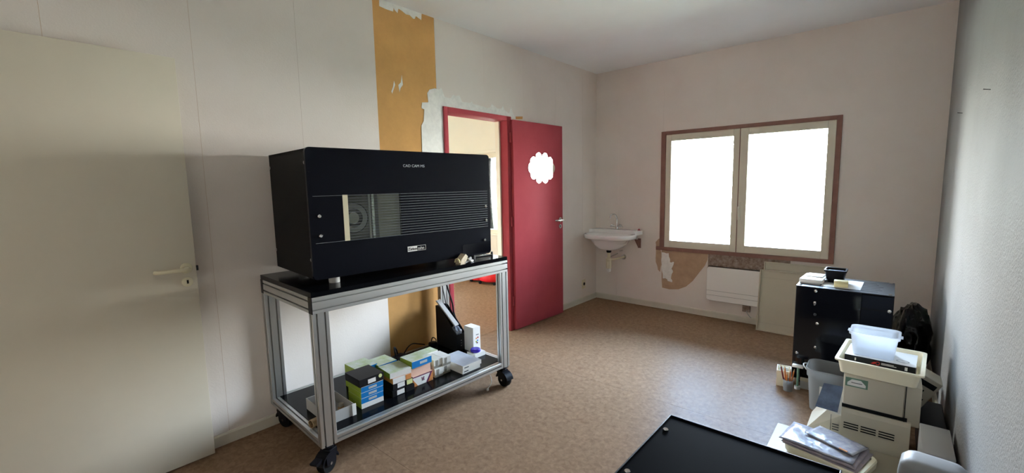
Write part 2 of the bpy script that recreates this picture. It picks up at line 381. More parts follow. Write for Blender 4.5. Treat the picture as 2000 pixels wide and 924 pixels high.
# red door frame
t1 = sempty('trim_1', 'dark red painted door frame')
G().box((XL-.13, 2.353, 0), (XL+.014, 2.396, 2.038), .003).build('door_jamb', 'red_paint', t1, True)
G().box((XL-.13, 3.108, 0), (XL+.014, 3.166, 2.038), .003).build('door_jamb', 'red_paint', t1, True)
G().box((XL-.13, 2.396, 1.998), (XL+.014, 3.108, 2.038), .003).build('door_head', 'red_paint', t1, True)
G().box((XL-.125, 3.09, 0), (XL-.075, 3.108, 1.998)).build('door_stop', 'window_white', t1)
for z in (.25, 1.02, 1.80): G().cyl((XL+.024, 3.136, z), (XL+.024, 3.136, z+.09), .009, n=12).build('hinge', 'red_paint', t1, True)
# red door leaf, swung right round against the wall
ang = math.atan2(.760, .026)
d2 = sempty('door_2', 'dark red painted door swung open against the wall')
d2.location = (-2.704, 3.147, .012); d2.rotation_euler = (0, 0, ang)
G().box((0, 0, 0), (.762, .038, 1.996), .002).build('door_leaf', 'red_paint', d2, True)
def lever(parent, x, z, sgn, mt, y=0.):
    G().lathe([(.0, 0), (.026, 0), (.026, .006), (.022, .009), (0, .009)], n=24).xf(Matrix.Translation((x, y, z)) @ Matrix.Rotation(PI/2, 4, 'X')).build('handle_rosette', mt, parent, True)
    pts = bez([(x, y, z), (x, y-.03, z), (x, y-.046, z), (x+sgn*.018, y-.056, z), (x+sgn*.06, y-.057, z), (x+sgn*.118, y-.052, z), (x+sgn*.132, y-.04, z)], 5)
    G().tube(pts, .0095, 12).build('handle', mt, parent, True)
    G().lathe([(0, 0), (.024, 0), (.024, .005), (.02, .007), (0, .007)], n=24).xf(Matrix.Translation((x, y, z-.07)) @ Matrix.Rotation(PI/2, 4, 'X')).build('keyhole_plate', mt, parent, True)
    G().box((x-.004, y-.0085, z-.078), (x+.004, y-.0065, z-.06)).build('keyhole', 'black_rubber', parent)
lever(d2, .712, 1.022, -1, 'steel')
# scalloped mirror on the door
nl = 10
out = []
for i in range(240):
    a = 2*PI*i/240; d = (math.cos(a), math.sin(a)); best = .115
    for k in range(nl):
        c = 2*PI*k/nl; cx = .158*math.cos(c); cz = .108*math.sin(c); rx = .0465 if k % 5 else .052
        bq = d[0]*cx+d[1]*cz; cc = cx*cx+cz*cz-rx*rx; disc = bq*bq-cc
        if disc > 0: best = max(best, bq+math.sqrt(disc))
    out.append((best*d[0], best*d[1]))
mi = G().prism(out, -.006, -.0005, 'xz').build('scalloped_mirror', 'mirror')
mi.matrix_world = Matrix.Translation((-2.704, 3.147, .012)) @ Matrix.Rotation(ang, 4, 'Z') @ Matrix.Translation((.412, -.001, 1.56)) @ Matrix.Rotation(-.003, 4, 'Z')
tag(mi, 'cloud-shaped scalloped mirror fixed to the red door', 'mirror')

# white door, open flat beside the left wall
d1 = sempty('door_1', 'plain off-white door opened back along the left wall')
d1.location = (-2.676, .614, .008); d1.rotation_euler = (0, 0, PI/2)
G().box((-.83, 0, 0), (0, .04, 2.04), .002).build('door_leaf', 'white_door', d1, True)
lever(d1, -.043, 1.015, -1, 'cream_plastic')
G().box((0, .012, .995), (.012, .026, 1.02)).build('latch', 'dark_grey', d1)
for z in (.2, 1.0, 1.8): G().cyl((-.836, .046, z), (-.836, .046, z+.09), .008, n=12).build('hinge', 'steel', d1, True)
t3 = sempty('trim_3', 'white door frame')
G().box((XL-.13, -1.10, 0), (XL+.012, -1.06, 2.08)).build('door_jamb', 'baseboard', t3)
G().box((XL-.13, -.255, 0), (XL+.012, -.215, 2.08)).build('door_jamb', 'baseboard', t3)
G().box((XL-.13, -1.06, 2.04), (XL+.012, -.255, 2.08)).build('door_head', 'baseboard', t3)

# window
t2 = sempty('trim_2', 'brown painted wooden window surround')
yo = YF-.014
G().box((-1.947, yo, .665), (-1.897, YF+.03, 1.946), .002).build('casing', 'brown_trim', t2)
G().box((-.416, yo, .665), (-.377, YF+.03, 1.946), .002).build('casing', 'brown_trim', t2)
G().box((-1.897, yo, 1.910), (-.416, YF+.03, 1.946), .002).build('casing', 'brown_trim', t2)
G().box((-1.985, yo-.004, .662), (-.377, YF+.03, .700), .002).build('sill', 'brown_trim', t2)
def window(name, x0, x1, z0, z1, mid, panes, label):
    w = sempty(name, label)
    for (a, b_), (pa, pb, pc, pd) in zip(((x0, mid), (mid, x1)), panes):
        sa = G()
        sa.box((a+.001, YF-.006, z0), (pa, YF+.05, z1), .003); sa.box((pb, YF-.006, z0), (b_-.001, YF+.05, z1), .003)
        sa.box((pa, YF-.006, z0), (pb, YF+.05, pc), .003); sa.box((pa, YF-.006, pd), (pb, YF+.05, z1), .003)
        s_ = sa.build('sash', 'window_white', w)
        G().box((pa, YF+.02, pc), (pb, YF+.024, pd)).build('pane', 'pane', s_)
    return w
w1 = window('window_1', -1.897, -.416, .70, 1.910, -1.167, [(-1.838, -1.228, .775, 1.843), (-1.094, -.476, .772, 1.845)], 'off-white two-sash window with bright panes')
G().box((-1.172, YF-.009, .701), (-1.166, YF-.004, 1.909)).build('meeting_strip', 'brown_trim', w1)
h = G().box((-1.162, YF-.014, 1.02), (-1.140, YF-.006, 1.20), .003).build('handle_plate', 'window_white', w1, True)
G().tube(bez([(-1.151, YF-.012, 1.155), (-1.151, YF-.045, 1.155), (-1.151, YF-.05, 1.14), (-1.151, YF-.046, 1.03)], 5), .007, 10).build('handle', 'window_white', w1, True)
w2 = window('window_2', -5.80, -4.25, .70, 1.87, -5.02, [(-5.72, -5.09, .765, 1.81), (-4.95, -4.32, .765, 1.81)], 'window of the neighbouring room')
G().box((-5.9, YF-.03, 1.885), (-4.22, YF, 1.925), .003).build('shutter_ledge', 'cream_wall', w2)
G().box((-5.9, YF-.035, .672), (-4.22, YF, .698), .003).build('sill', 'cream_wall', w2)
gr = thing('window_grille', 'white metal bar grille outside the window', 'grille', (0, 0, 0))
for z in (.80, 1.80): G().box((-2.0, 5.10, z), (-.25, 5.125, z+.035)).build('rail', 'white_plastic', gr)
for i in range(12):
    x = -1.95+i*.15
    G().cyl((x, 5.1125, .55), (x, 5.1125, 2.1), .009, n=10).build('bar', 'white_plastic', gr, True)
for x in (-2.0, -.25): G().box((x-.015, 4.954, 1.80), (x+.015, 5.125, 1.835)).build('bracket', 'white_plastic', gr)
struct(G().box((-24, -14, -.35), (10, 24, -.25)).build('exterior_ground', 'ext_ground'))

# ================================================================ CART
CX, CY, CT = -2.0477, .9042, -.0385
CRZ = PI/2+CT
LC, WC, ZB = 1.3375, .700, .1376
def cp(l, w, z=0):
    return Vector((CX-math.sin(CT)*l-math.cos(CT)*w, CY+math.cos(CT)*l-math.sin(CT)*w, z))
def profile(w, h, nw, nh, sw=.008, sd=.016):
    P = []
    def side(a, b_, n_):
        a = Vector(a); b_ = Vector(b_); d = (b_-a); ln = d.length; d = d/ln; nrm = Vector((-d.y, d.x))
        P.append(tuple(a+d*.0015))
        for k in range(n_):
            c = a+d*(ln*(k+.5)/n_)
            for q, e in ((-sw/2, 0), (-sw/2, sd), (sw/2, sd), (sw/2, 0)): P.append(tuple(c+d*q+nrm*e))
        P.append(tuple(b_-d*.0015))
    side((0, 0), (w, 0), nw); side((w, 0), (w, h), nh); side((w, h), (0, h), nw); side((0, h), (0, 0), nh)
    return P
def prof_along(axis, x0, y0, z0, w, h, nw, nh, a, b_):
    P = profile(w, h, nw, nh)
    if axis == 'x': return G().prism([(y0+p[0], z0+p[1]) for p in P], a, b_, 'yz')
    if axis == 'y': return G().prism([(x0+p[0], z0+p[1]) for p in P], a, b_, 'xz')
    return G().prism([(x0+p[0], y0+p[1]) for p in P], a, b_, 'xy')
cart = thing('rolling_cart', 'aluminium-profile rolling cart with black shelves carrying the black machine', 'cart', (CX, CY, 0), CRZ)
ZR0, ZR1, ZT = .8150, .8950, .920
for l in (0, LC-.08):
    for w in (0, WC-.04):
        prof_along('z', l, w, 0, .08, .04, 2, 1, ZB, ZR0).build('leg', 'alu', cart)
for w in (0, WC-.04):
    o = prof_along('x', 0, w, ZR0, .04, .08, 1, 2, .003, LC-.003).build('top_rail', 'alu', cart)
    for l in (0, LC-.003): G().box((l, w, ZR0), (l+.003, w+.04, ZR1)).build('end_cap', 'black_plastic', o)
    prof_along('x', 0, w, ZB, .04, .04, 1, 1, .08, LC-.08).build('bottom_rail', 'alu', cart)
for l in (0, LC-.04):
    prof_along('y', l, 0, ZR0, .04, .08, 1, 2, .04, WC-.04).build('top_rail', 'alu', cart)
    prof_along('y', l, 0, ZB, .04, .04, 1, 1, .04, WC-.04).build('bottom_rail', 'alu', cart)
G().box((.001, .001, ZR1), (LC-.001, WC-.001, ZT), .0015).build('top_board', 'black_laminate', cart)
G().box((.04, .04, .168), (LC-.04, WC-.04, .180)).build('shelf_board', 'black_laminate', cart)
for (l, w, a, br_) in ((.045, .03, .45, 1), (LC-.045, .03, PI/2-.05, 0), (.05, WC-.055, 1.9, 0), (LC-.05, WC-.055, 1.2, 0)):
    e = G()
    e.box((-.035, -.028, ZB-.006), (.035, .028, ZB), .002)
    e.cyl((0, 0, ZB-.020), (0, 0, ZB-.006), .026, n=20)
    arc = [(-.022+.060*math.cos(t), .050+.060*math.sin(t)) for t in [math.radians(10+16*k) for k in range(11)]]
    inn = [(-.022+.053*math.cos(t), .050+.053*math.sin(t)) for t in [math.radians(170-16*k) for k in range(11)]]
    e.prism(arc+inn, -.030, .030, 'xz')
    e.box((-.03, -.030, .104), (.026, .030, ZB-.018), .006)
    for sy_ in (-1, 1): e.prism([(-.05, .105), (.026, .105), (.012, .05), (-.022, .036), (-.05, .05)], sy_*.026-.003, sy_*.026+.003, 'xz')
    T = Matrix.Translation((l, w, 0)) @ Matrix.Rotation(a, 4, 'Z')
    fk = e.xf(T).build('caster', 'black_plastic', cart, True)
    wh = G().lathe([(.010, -.021), (.036, -.020), (.046, -.022), (.050, -.014), (.050, .014), (.046, .022), (.036, .020), (.010, .021)], n=32)
    wh.xf(T @ Matrix.Translation((-.022, 0, .050)) @ Matrix.Rotation(PI/2, 4, 'X')).build('wheel', 'black_rubber', fk, True)
    G().cyl((-.022, -.031, .05), (-.022, .031, .05), .007, n=12).xf(T).build('axle', 'steel', fk, True)
    if br_: G().prism([(-.07, .080), (-.108, .082), (-.112, .094), (-.07, .1)], -.02, .02, 'xz').xf(T).build('brake_pedal', 'black_plastic', fk)

# ================================================================ MACHINE
MX, MY, MT = -2.1468, .9684, -.082
ML, MD, MZ0, MZ1 = 1.1717, .585, .955, 1.6085
mc = thing('milling_machine', 'large black dental milling machine with striped glass window on cart', 'machine', (MX, MY, 0), PI/2+MT)
# body: open at the front behind the viewing window
g = G()
T_ = .012
g.box((.012, .022, MZ0+.004), (ML-.006, MD, MZ0+.016)); g.box((.008, .018, MZ1-.02), (ML-.004, MD, MZ1-.006))
g.box((.008, .018, MZ0+.004), (.020, MD, MZ1-.006)); g.box((ML-.018, .018, MZ0+.004), (ML-.006, MD, MZ1-.006))
g.box((.012, MD-.012, MZ0+.004), (ML-.006, MD, MZ1-.006))
g.build('body', 'black_powder', mc)
# front plate with window cut-out
wx0, wx1, wz0, wz1 = .197, .503, 1.137, 1.374
outer = rr(0, ML, MZ0, MZ1, .022, 6)
g = G()
# ring between the rounded outline and the window hole: build as four slabs clipped to the outline
def clip(poly, f):
    o_ = []
    for i in range(len(poly)):
        a, b_ = poly[i], poly[(i+1) % len(poly)]; fa, fb = f(a), f(b_)
        if fa >= 0: o_.append(a)
        if fa*fb < 0: t = fa/(fa-fb); o_.append((a[0]+(b_[0]-a[0])*t, a[1]+(b_[1]-a[1])*t))
    return o_
left = clip(outer, lambda p: wx0-p[0]); right = clip(outer, lambda p: p[0]-wx1)
midp = clip(clip(outer, lambda p: p[0]-wx0), lambda p: wx1-p[0])
for P in (left, right, clip(midp, lambda p: p[1]-wz1), clip(midp, lambda p: wz0-p[1])): g.prism(P, 0, .018, 'xz')
fp = g.build('front_panel', 'black_panel', mc)
G().box((wx0, .004, wz0), (wx1, .008, wz1)).build('window_pane', 'smoked', mc)
G().box((.170, -.001, wz0), (.197, .012, wz1)).build('window_edge', 'cream_plastic', fp)
# inside of the work chamber
ch = G()
ch.box((wx0-.06, .22, wz0-.05), (wx1+.05, .23, wz1+.05)); ch.box((wx0-.07, .02, wz0-.06), (wx0-.06, .23, wz1+.06))
ch.box((wx1+.05, .02, wz0-.06), (wx1+.06, .23, wz1+.06)); ch.box((wx0-.07, .02, wz0-.06), (wx1+.06, .23, wz0-.05)); ch.box((wx0-.07, .02, wz1+.05), (wx1+.06, .23, wz1+.06))
ch.build('work_chamber', 'grey_band', mc)
G().cyl((.238, .030, 1.25), (.238, .042, 1.25), .080, n=40).build('blank_disc', 'dark_grey', mc, True)
G().lathe([(.050, 0), (.076, 0), (.076, .003), (.050, .003)], n=40, c0=False, c1=False).xf(Matrix.Translation((.236, .0275, 1.25)) @ Matrix.Rotation(-PI/2, 4, 'X')).build('disc_rim', 'grey_casing', mc, True)
G().cyl((.234, .024, 1.25), (.234, .030, 1.25), .030, n=32).build('disc_hub', 'label_white', mc, True)
G().box((.350, .045, wz0-.02), (.364, .055, wz1+.02)).build('guide_rail', 'steel', mc)
G().box((.333, .045, wz0-.02), (.341, .055, wz1+.02)).build('guide_rail', 'white_plastic', mc)
G().box((.385, .040, wz0-.04), (.545, .046, wz1+.04)).build('chamber_door', 'beige_device', mc)
for i in range(17):
    z = wz1-.003-(wz1-wz0-.004)*i/16
    x0 = .022 if i in (0, 16) else .199
    G().box((x0, -.0006, z-.0006), (1.150, .0, z+.0006)).build('pinstripe', 'stripe_grey', fp)
for (l, z) in ((.047, 1.272), (.047, 1.174), (1.131, 1.271), (1.133, 1.179), (1.116, 1.048)):
    G().lathe([(.0, 0), (.009, 0), (.009, .007), (.007, .009), (0, .009)], n=18).xf(Matrix.Translation((l, 0, z)) @ Matrix.Rotation(PI/2, 4, 'X')).build('stud', 'chrome', fp, True)
for (w, z) in ((.03, 1.535), (.03, 1.055), (MD-.02, 1.53), (MD-.02, 1.06)):
    G().lathe([(0, 0), (.009, 0), (.009, .004), (.006, .006), (0, .006)], n=16).xf(Matrix.Translation((.008, w, z)) @ Matrix.Rotation(-PI/2, 4, 'Y')).build('side_screw', 'steel', mc, True)
for (l, w) in ((.125, .06), (ML-.125, .06), (.125, MD-.08), (ML-.125, MD-.08)):
    G().lathe([(0, 0), (.027, 0), (.028, .004), (.028, MZ0+.004-ZT), (0, MZ0+.004-ZT)], (l, w, ZT), 24).build('foot', 'white_plastic' if l < .5 else 'black_rubber', mc, True)
text('lettering', 'CAD CAM M5', .021, plane((.527, -.0004, 1.520), (1, 0, 0), (0, 0, 1)), 'silver_line', fp, sx=1.12)
lg = G().box((.533, -.0006, 1.036), (.596, 0, 1.066)).build('badge', 'label_white', fp)
g = G(); g.box((.596, -.0006, 1.0645), (.655, 0, 1.066)); g.box((.596, -.0006, 1.036), (.655, 0, 1.0375)); g.box((.6535, -.0006, 1.036), (.655, 0, 1.066))
g.build('badge_outline', 'label_white', fp)
text('lettering', 'Zirkon', .0245, plane((.536, -.0011, 1.0425), (1, 0, 0), (0, 0, 1)), 'black_plastic', fp, sx=.95)
text('lettering', 'zahn', .0245, plane((.599, -.0006, 1.0425), (1, 0, 0), (0, 0, 1)), 'label_white', fp, sx=1.0)
# dark glossy lower-right pod of the machine front
G().prism(rr(.93, ML-.004, MZ0+.012, 1.035, .012), -.0015, 0, 'xz').build('control_pod', 'black_gloss', fp)

# things on the cart top
am = thing('dental_articulator', 'small plaster dental model on a metal articulator at the cart edge', 'dental model', cp(.965, .034, ZT), CRZ+.1)
G().prism([(-.045, 0), (.0, 0), (.025, .045), (.005, .062), (-.035, .03)], -.022, .022, 'xz').build('plaster_cast', 'gypsum', am)
for k in range(6):
    a = PI*k/5
    G().lathe([(.006, 0), (.007, .006), (.004, .011), (0, .012)], (-.045+.02*math.sin(a)*0-.004, .019*math.cos(a)*.9, .012+.018*math.sin(a)), 8).build('tooth', 'yellowed', am, True)
G().box((.0, -.025, 0), (.075, .025, .016), .004).build('base_plate', 'chrome', am, True)
G().cyl((.05, -.02, .024), (.05, .02, .024), .014, n=16).build('hinge_barrel', 'steel', am, True)
rod = thing('steel_rod', 'long steel rod tool with end knob lying on the cart top', 'tool', cp(1.12, .15, ZT), CRZ-.14)
G().cyl((0, 0, .006), (.19, 0, .006), .006, n=12).build('shaft', 'steel', rod, True)
G().cyl((.19, 0, .0), (.19, 0, .026), .008, n=14).build('knob', 'dark_grey', rod, True)
wr = thing('flat_wrench', 'small flat metal wrench near the cart corner', 'wrench', cp(1.21, .30, ZT), CRZ-.4)
G().box((0, -.006, 0), (.07, .006, .004), .001).build('shank', 'steel', wr)
G().lathe([(.007, 0), (.014, 0), (.014, .005), (.007, .005)], (.082, 0, 0), 20, c0=False, c1=False).build('ring_end', 'steel', wr, True)

# ================================================================ SHELF THINGS
Z0 = .180
def carton(name, label, cat, l, w, z, sx, sy, sz, mats, faces, rot=0., parts=(), group=None):
    # faces: material index for -z,+z,front(-y),+x,back,-x ; origin = front left bottom corner
    o = G().cbox((0, 0, 0), (sx, sy, sz), faces).build(name, mats)
    o.location = cp(l, w, z); o.rotation_euler = (0, 0, CRZ+rot)
    tag(o, label, cat, group)
    for nm, mt, x0, x1, z0, z1 in parts:
        G().box((x0, -.0008, z0), (x1, .0, z1)).build(nm, mt, o)
    return o
GB = ['green_card', 'white_green_print', 'blue_card']
gb = [0, 1, 2, 0, 0, 0]
carton('medicine_box', 'white-fronted green box at the bottom of the blue-fronted stack', 'box', .288, .142, Z0, .137, .15, .028, ['green_card', 'white_green_print', 'label_white'], gb)
names = ['lowest', 'middle', 'upper']
for i in range(3):
    carton('medicine_box', ['lowest blue-fronted green box of the stack beside the grey tray', 'middle blue-fronted green box of the stack beside the grey tray', 'uppermost blue-fronted green box, directly under the black box'][i], 'box',
           .288+.001*i, .142-.001*i, Z0+.0285+i*.0325, .137, .15, .032, GB, gb,
           parts=[('label', 'label_grey', .045, .095, .008, .021), ('edge_line', 'label_white', 0, .137, .0302, .032)], group='blue-fronted boxes in a stack')
o = carton('black_box', 'black box with white label and yellow dot atop the blue-fronted stack', 'box', .282, .136, Z0+.127, .15, .165, .044, ['black_card'], [0]*6, rot=.02, parts=[('label', 'label_white', .05, .098, .008, .032)])
G().cyl((.128, -.001, .030), (.128, 0, .030), .011, n=20).build('dot_sticker', 'label_yellow', o)
for i in range(3):
    carton('medicine_box', ['bottom box of the green stack behind the black-topped stack', 'middle box of the green stack behind the black-topped stack', 'top green and white box behind the black-topped stack'][i], 'box',
           .375, .345, Z0+i*.047, .135, .15, .0465, GB, gb, rot=.03, group='green boxes at the rear of the shelf')
BK = ['black_card', 'label_white']
for i, (dl, dz) in enumerate(((.0, 0), (.012, .036))):
    carton('black_box', ['flat black box with white label lying lowest under the orange box', 'flat black box with white label directly under the orange box'][i], 'box', .478+dl, .130+i*.012, Z0+dz, .085, .13, .0355, ['black_card'], [0]*6,
           parts=[('label', 'label_white', .03, .08, .004, .032)])
carton('black_box', 'small black box with blank front in the second stack, lower right', 'box', .568, .128, Z0, .062, .13, .034, ['black_card'], [0]*6, rot=.05)
carton('black_box', 'small black box with pale yellow label in the second stack', 'box', .577, .140, Z0+.0365, .050, .12, .034, ['black_card'], [0]*6, parts=[('label', 'label_yellow', .006, .046, .002, .031)])
carton('medicine_box', 'orange and white box under the skewed green-white box', 'box', .490, .140, Z0+.0725, .125, .135, .033, ['orange_card', 'pink_card', 'label_white'], [0, 1, 2, 0, 0, 0], rot=-.03,
       parts=[('orange_flap', 'orange_card', .085, .124, .001, .032)])
carton('medicine_box', 'skewed green-white box on top of the second stack', 'box', .478, .150, Z0+.1065, .14, .15, .032, ['green_card', 'white_green_print', 'label_white'], gb, rot=-.07)
carton('medicine_box', 'green-white box lying behind the skewed box of the second stack', 'box', .500, .315, Z0+.0, .13, .14, .135, GB, gb, rot=.02)
# third stack
o = carton('medicine_box', 'white box with orange corners and dark emblem at bottom of third stack', 'box', .628, .150, Z0, .155, .105, .062, ['orange_card', 'pink_card', 'label_white'], [0, 1, 2, 0, 0, 0])
G().prism([(0, 0), (.04, 0), (.0, .055)], -.0008, 0, 'xz').build('orange_corner', 'orange_card', o)
G().prism([(.155, .012), (.155, .062), (.115, .0), (.15, 0)], -.0008, 0, 'xz').build('orange_corner', 'orange_card', o)
G().prism([(.152, .062), (.140, .062), (.103, .0), (.115, 0)], -.0009, 0, 'xz').build('stripe', 'purple_print', o)
G().box((0, -.0008, .056), (.155, 0, .062)).build('stripe', 'purple_print', o)
G().prism([(.068, .045), (.074, .022), (.079, .022), (.074, .045)], -.001, 0, 'xz').build('emblem', 'purple_print', o)
G().prism([(.082, .045), (.090, .045), (.087, .03), (.092, .022), (.084, .022), (.080, .03)], -.001, 0, 'xz').build('emblem', 'purple_print', o)
carton('medicine_box', 'pale pink box in the middle of the third stack', 'box', .632, .168, Z0+.0625, .148, .10, .054, ['pink_card', 'label_white'], [0, 1, 0, 0, 0, 0])
carton('medicine_box', 'blue-fronted green box on top of the third stack', 'box', .632, .152, Z0+.117, .150, .125, .045, GB, gb, rot=.02, parts=[('label', 'label_grey', .06, .115, .014, .03), ('edge_line', 'label_white', 0, .15, .042, .045)])
# fourth stack: small banded boxes
k = 0
lab = ['grey-banded white box, lower left of the fourth stack', 'grey-banded white box, lower right of the fourth stack', 'grey-banded white box, upper left of the fourth stack', 'grey-banded white box, upper right of the fourth stack']
for zz in (0, .058):
    for ll in (.0, .066):
        o = carton('medicine_box', lab[k], 'box', .806+ll, .158+.004*(k % 3), Z0+zz, .064, .12, .0565, ['white_card', 'label_white', 'label_white'], [0, 1, 2, 0, 0, 0], rot=(-.02, .015, .02, -.01)[k],
                   parts=[('band', 'grey_band', 0, .064, 0, .016), ('band', 'grey_band', .012, .034, .016, .05), ('label', 'label_white', .030, .062, .012, .036)], group='grey-banded boxes of the fourth stack')
        k += 1
carton('medicine_box', 'small green-marked white box lying behind the fourth stack', 'box', .80, .285, Z0, .13, .09, .120, ['white_card', 'white_green_print'], [0, 1, 0, 0, 0, 0])
# flat silver boxes
for i in range(2):
    carton('flat_carton', ['lower of two flat white cartons at shelf right', 'upper flat carton with silver gradient lid at shelf right'][i], 'carton', .957-.002*i, .056+.006*(1-i), Z0+i*.0285, .155+.006*i, .245, .028, ['white_card', 'silver_print'], [0, 1 if i else 0, 0, 0, 0, 0], rot=-.015*i,
           parts=[('print_mark', 'dark_grey', .012, .05, .010, .016)])
# white carton, purple lid
o = carton('white_carton', 'upright white carton with coloured dots beside black file holder', 'carton', 1.262, .295, Z0, .07, .10, .185, ['white_card'], [0]*6)
for (x, z, mt) in ((.03, .10, 'orange_card'), (.042, .082, 'blue_card'), (.028, .075, 'green_card'), (.046, .104, 'emblem_red'), (.038, .065, 'purple_print')):
    G().cyl((x, -.0012, z), (x, 0, z), .006, n=12).build('printed_dot', mt, o)
G().box((.028, -.0008, .125), (.055, 0, .13)).build('print_mark', 'dark_grey', o)
carton('white_carton', 'low white carton under the purple lid', 'carton', 1.19, .20, Z0, .10, .085, .03, ['white_card'], [0]*6)
pd = thing('purple_lid', 'round purple plastic lid lying on a low white carton', 'lid', cp(1.235, .243, Z0+.03), 0)
G().lathe([(.034, 0), (.036, .004), (.036, .018), (.032, .022), (0, .022)], n=28).build('cap', 'violet_plastic', pd, True)
G().lathe([(.036, .006), (.038, .006), (.038, .010), (.036, .010)], n=28, c0=False, c1=False).build('rim', 'violet_plastic', pd, True)
# magazine file
mf = thing('file_holder', 'black upright file holder at the rear right of the shelf', 'file holder', cp(1.195, .405, Z0), CRZ)
sd = [(0, 0), (.245, 0), (.245, .31), (.20, .31), (.0, .125)]
for x in (0, .082): G().prism(sd, x, x+.004, 'yz').build('side_panel', 'black_card', mf)
G().box((.004, 0, 0), (.082, .004, .125)).build('front_panel', 'black_card', mf)
G().box((.004, .241, 0), (.082, .245, .31)).build('back_panel', 'black_card', mf)
G().box((.004, .004, 0), (.082, .241, .004)).build('bottom_panel', 'black_card', mf)
for z in (.035, .055, .075): G().cyl((.043, -.0015, z), (.043, 0, z), .0035, n=10).build('rivet', 'steel', mf)
bx = thing('grey_bar', 'pale grey plastic bar slanting out of the file holder', 'plastic bar', cp(1.222, .535, Z0+.262), CRZ)
M4 = Matrix.Rotation(math.radians(42), 4, 'X') @ Matrix.Rotation(.10, 4, 'Z')
g = G().box((-.020, -.12, -.006), (.020, .13, .006), .002); g.xf(M4).build('bar', 'grey_casing', bx)
G().box((-.0205, .13, -.0065), (.0205, .134, .0065)).xf(M4).build('end_cap', 'white_plastic', bx)
pbag = G()
rows = []
for i in range(13):
    th = PI*i/12; row = []
    for j in range(20):
        ph = 2*PI*j/20; v = Vector((math.sin(th)*math.cos(ph), math.sin(th)*math.sin(ph), math.cos(th)))
        d = 1+.35*noise.noise(v*2.3+Vector((3, 1, 7)))+.15*noise.noise(v*6)
        row.append((v.x*.034*d, v.y*.05*d, v.z*.036*d))
    rows.append(row)
pb = pbag.loft(rows).build('plastic_bag', 'bag_film', None, True, 60)
pb.location = cp(1.236, .455, Z0+.135); pb.rotation_euler = (.5, 0, CRZ); tag(pb, 'crumpled clear plastic bag stuffed in the file holder', 'plastic bag')
# grey tray with jars behind the front leg
gt = thing('storage_tray', 'light grey plastic parts tray behind the front cart leg', 'tray', cp(.085, .115, Z0), CRZ)
g = G(); g.box((0, 0, 0), (.15, .27, .004))
g.build('base', 'grey_casing', gt)
G().box((0, 0, .004), (.15, .004, .062)).build('side_wall', 'grey_casing', gt); G().box((0, .266, .004), (.15, .27, .062)).build('side_wall', 'grey_casing', gt)
G().box((0, .004, .004), (.004, .266, .062)).build('side_wall', 'grey_casing', gt); G().box((.146, .004, .004), (.15, .266, .062)).build('side_wall', 'grey_casing', gt)
G().box((.132, -.006, .0), (.156, .0, .066), .002).build('corner_post', 'white_plastic', gt)
for i, (a, w, hh, r_, lb) in enumerate(((.09, .20, .075, .024, 'brown glass jar with grey lid in the storage tray'), (.05, .11, .045, .02, 'short dark jar lying low in the storage tray'), (.115, .09, .03, .018, 'small tan pot in the storage tray'))):
    j = thing('jar', lb, 'jar', cp(.085+a, .115+w, Z0+.004), 0)
    G().lathe([(r_*.95, 0), (r_, .004), (r_, hh*.8), (r_*.7, hh*.9), (r_*.7, hh)], n=20).build('glass_body', ('brown_jar', 'black_card', 'kraft')[i], j, True)
    G().lathe([(r_*.8, hh), (r_*.8, hh+.014), (0, hh+.015)], n=20).build('lid', ('grey_casing', 'dark_grey', 'beige_plastic')[i], j, True)
tb = thing('cardboard_tube', 'grey-brown cardboard tube lying at the left of the shelf', 'tube', cp(.075, .17, Z0+.022), CRZ+.2)
g = G(); 
nn = 20
ring = lambda x, r_: [(x, r_*math.cos(2*PI*i/nn), r_*math.sin(2*PI*i/nn)) for i in range(nn)]
g.loft([ring(-.06, .018), ring(-.06, .022), ring(-.0, .022), ring(0, .018), ring(-.06, .018)], False, False).build('tube_wall', 'kraft', tb, True)
# cables and adapters at the back of the shelf
ad = thing('power_adapter', 'black power adapter with coiled cable behind the third stack', 'adapter', cp(.82, .60, Z0), CRZ+.3)
G().box((-.05, -.03, 0), (.05, .03, .034), .006).build('case', 'black_plastic', ad, True)
G().tube(bez([(-.03, 0, .03), (-.05, -.01, .08), (-.03, .01, .10), (0, .02, .07), (.02, .03, .034)], 8), .006, 8).build('plug_lead', 'black_rubber', ad, True)
G().tube(bez([(.05, 0, .02), (.11, .01, .05), (.18, .02, .055), (.25, .02, .03), (.30, .0, .01)], 8), .0045, 8).build('cable', 'black_rubber', ad, True)
a2 = thing('power_adapter', 'black plug lump by the file holder at the shelf back', 'adapter', cp(1.12, .60, Z0), CRZ)
G().box((-.03, -.025, 0), (.03, .025, .05), .012, seg=3).build('case', 'black_plastic', a2, True)
G().tube(bez([(.0, .02, .04), (.02, .03, .07), (.05, .03, .05), (.06, .04, .01)], 6), .004, 8).build('cable', 'black_rubber', a2, True)
hc = thing('hanging_cable', 'thick black cable hanging from the cart top behind file holder', 'cable', cp(1.27, .60, 0), CRZ)
G().tube(bez([(-.02, .0, ZR0), (-.0, .0, .66), (.035, -.02, .50), (.04, -.03, .42), (.055, -.05, .34)], 8), .006, 8).build('sheath', 'black_rubber', hc, True)
G().box((.047, -.058, .33), (.064, -.042, .35), .003).build('plug', 'black_plastic', hc)
h2 = thing('hanging_cable', 'thin black cable hanging beside the thick one', 'cable', cp(1.235, .61, 0), CRZ)
G().tube(bez([(-.01, .0, ZR0), (0, .0, .66), (.02, -.01, .52), (.03, -.02, .45)], 8), .0035, 8).build('sheath', 'black_rubber', h2, True)
G().cyl((.03, -.02, .43), (.03, -.02, .45), .006, n=10).build('plug', 'black_plastic', h2)
wc = thing('white_cable', 'short white cable with plug dangling under the shelf front', 'cable', cp(1.14, .02, 0), CRZ)
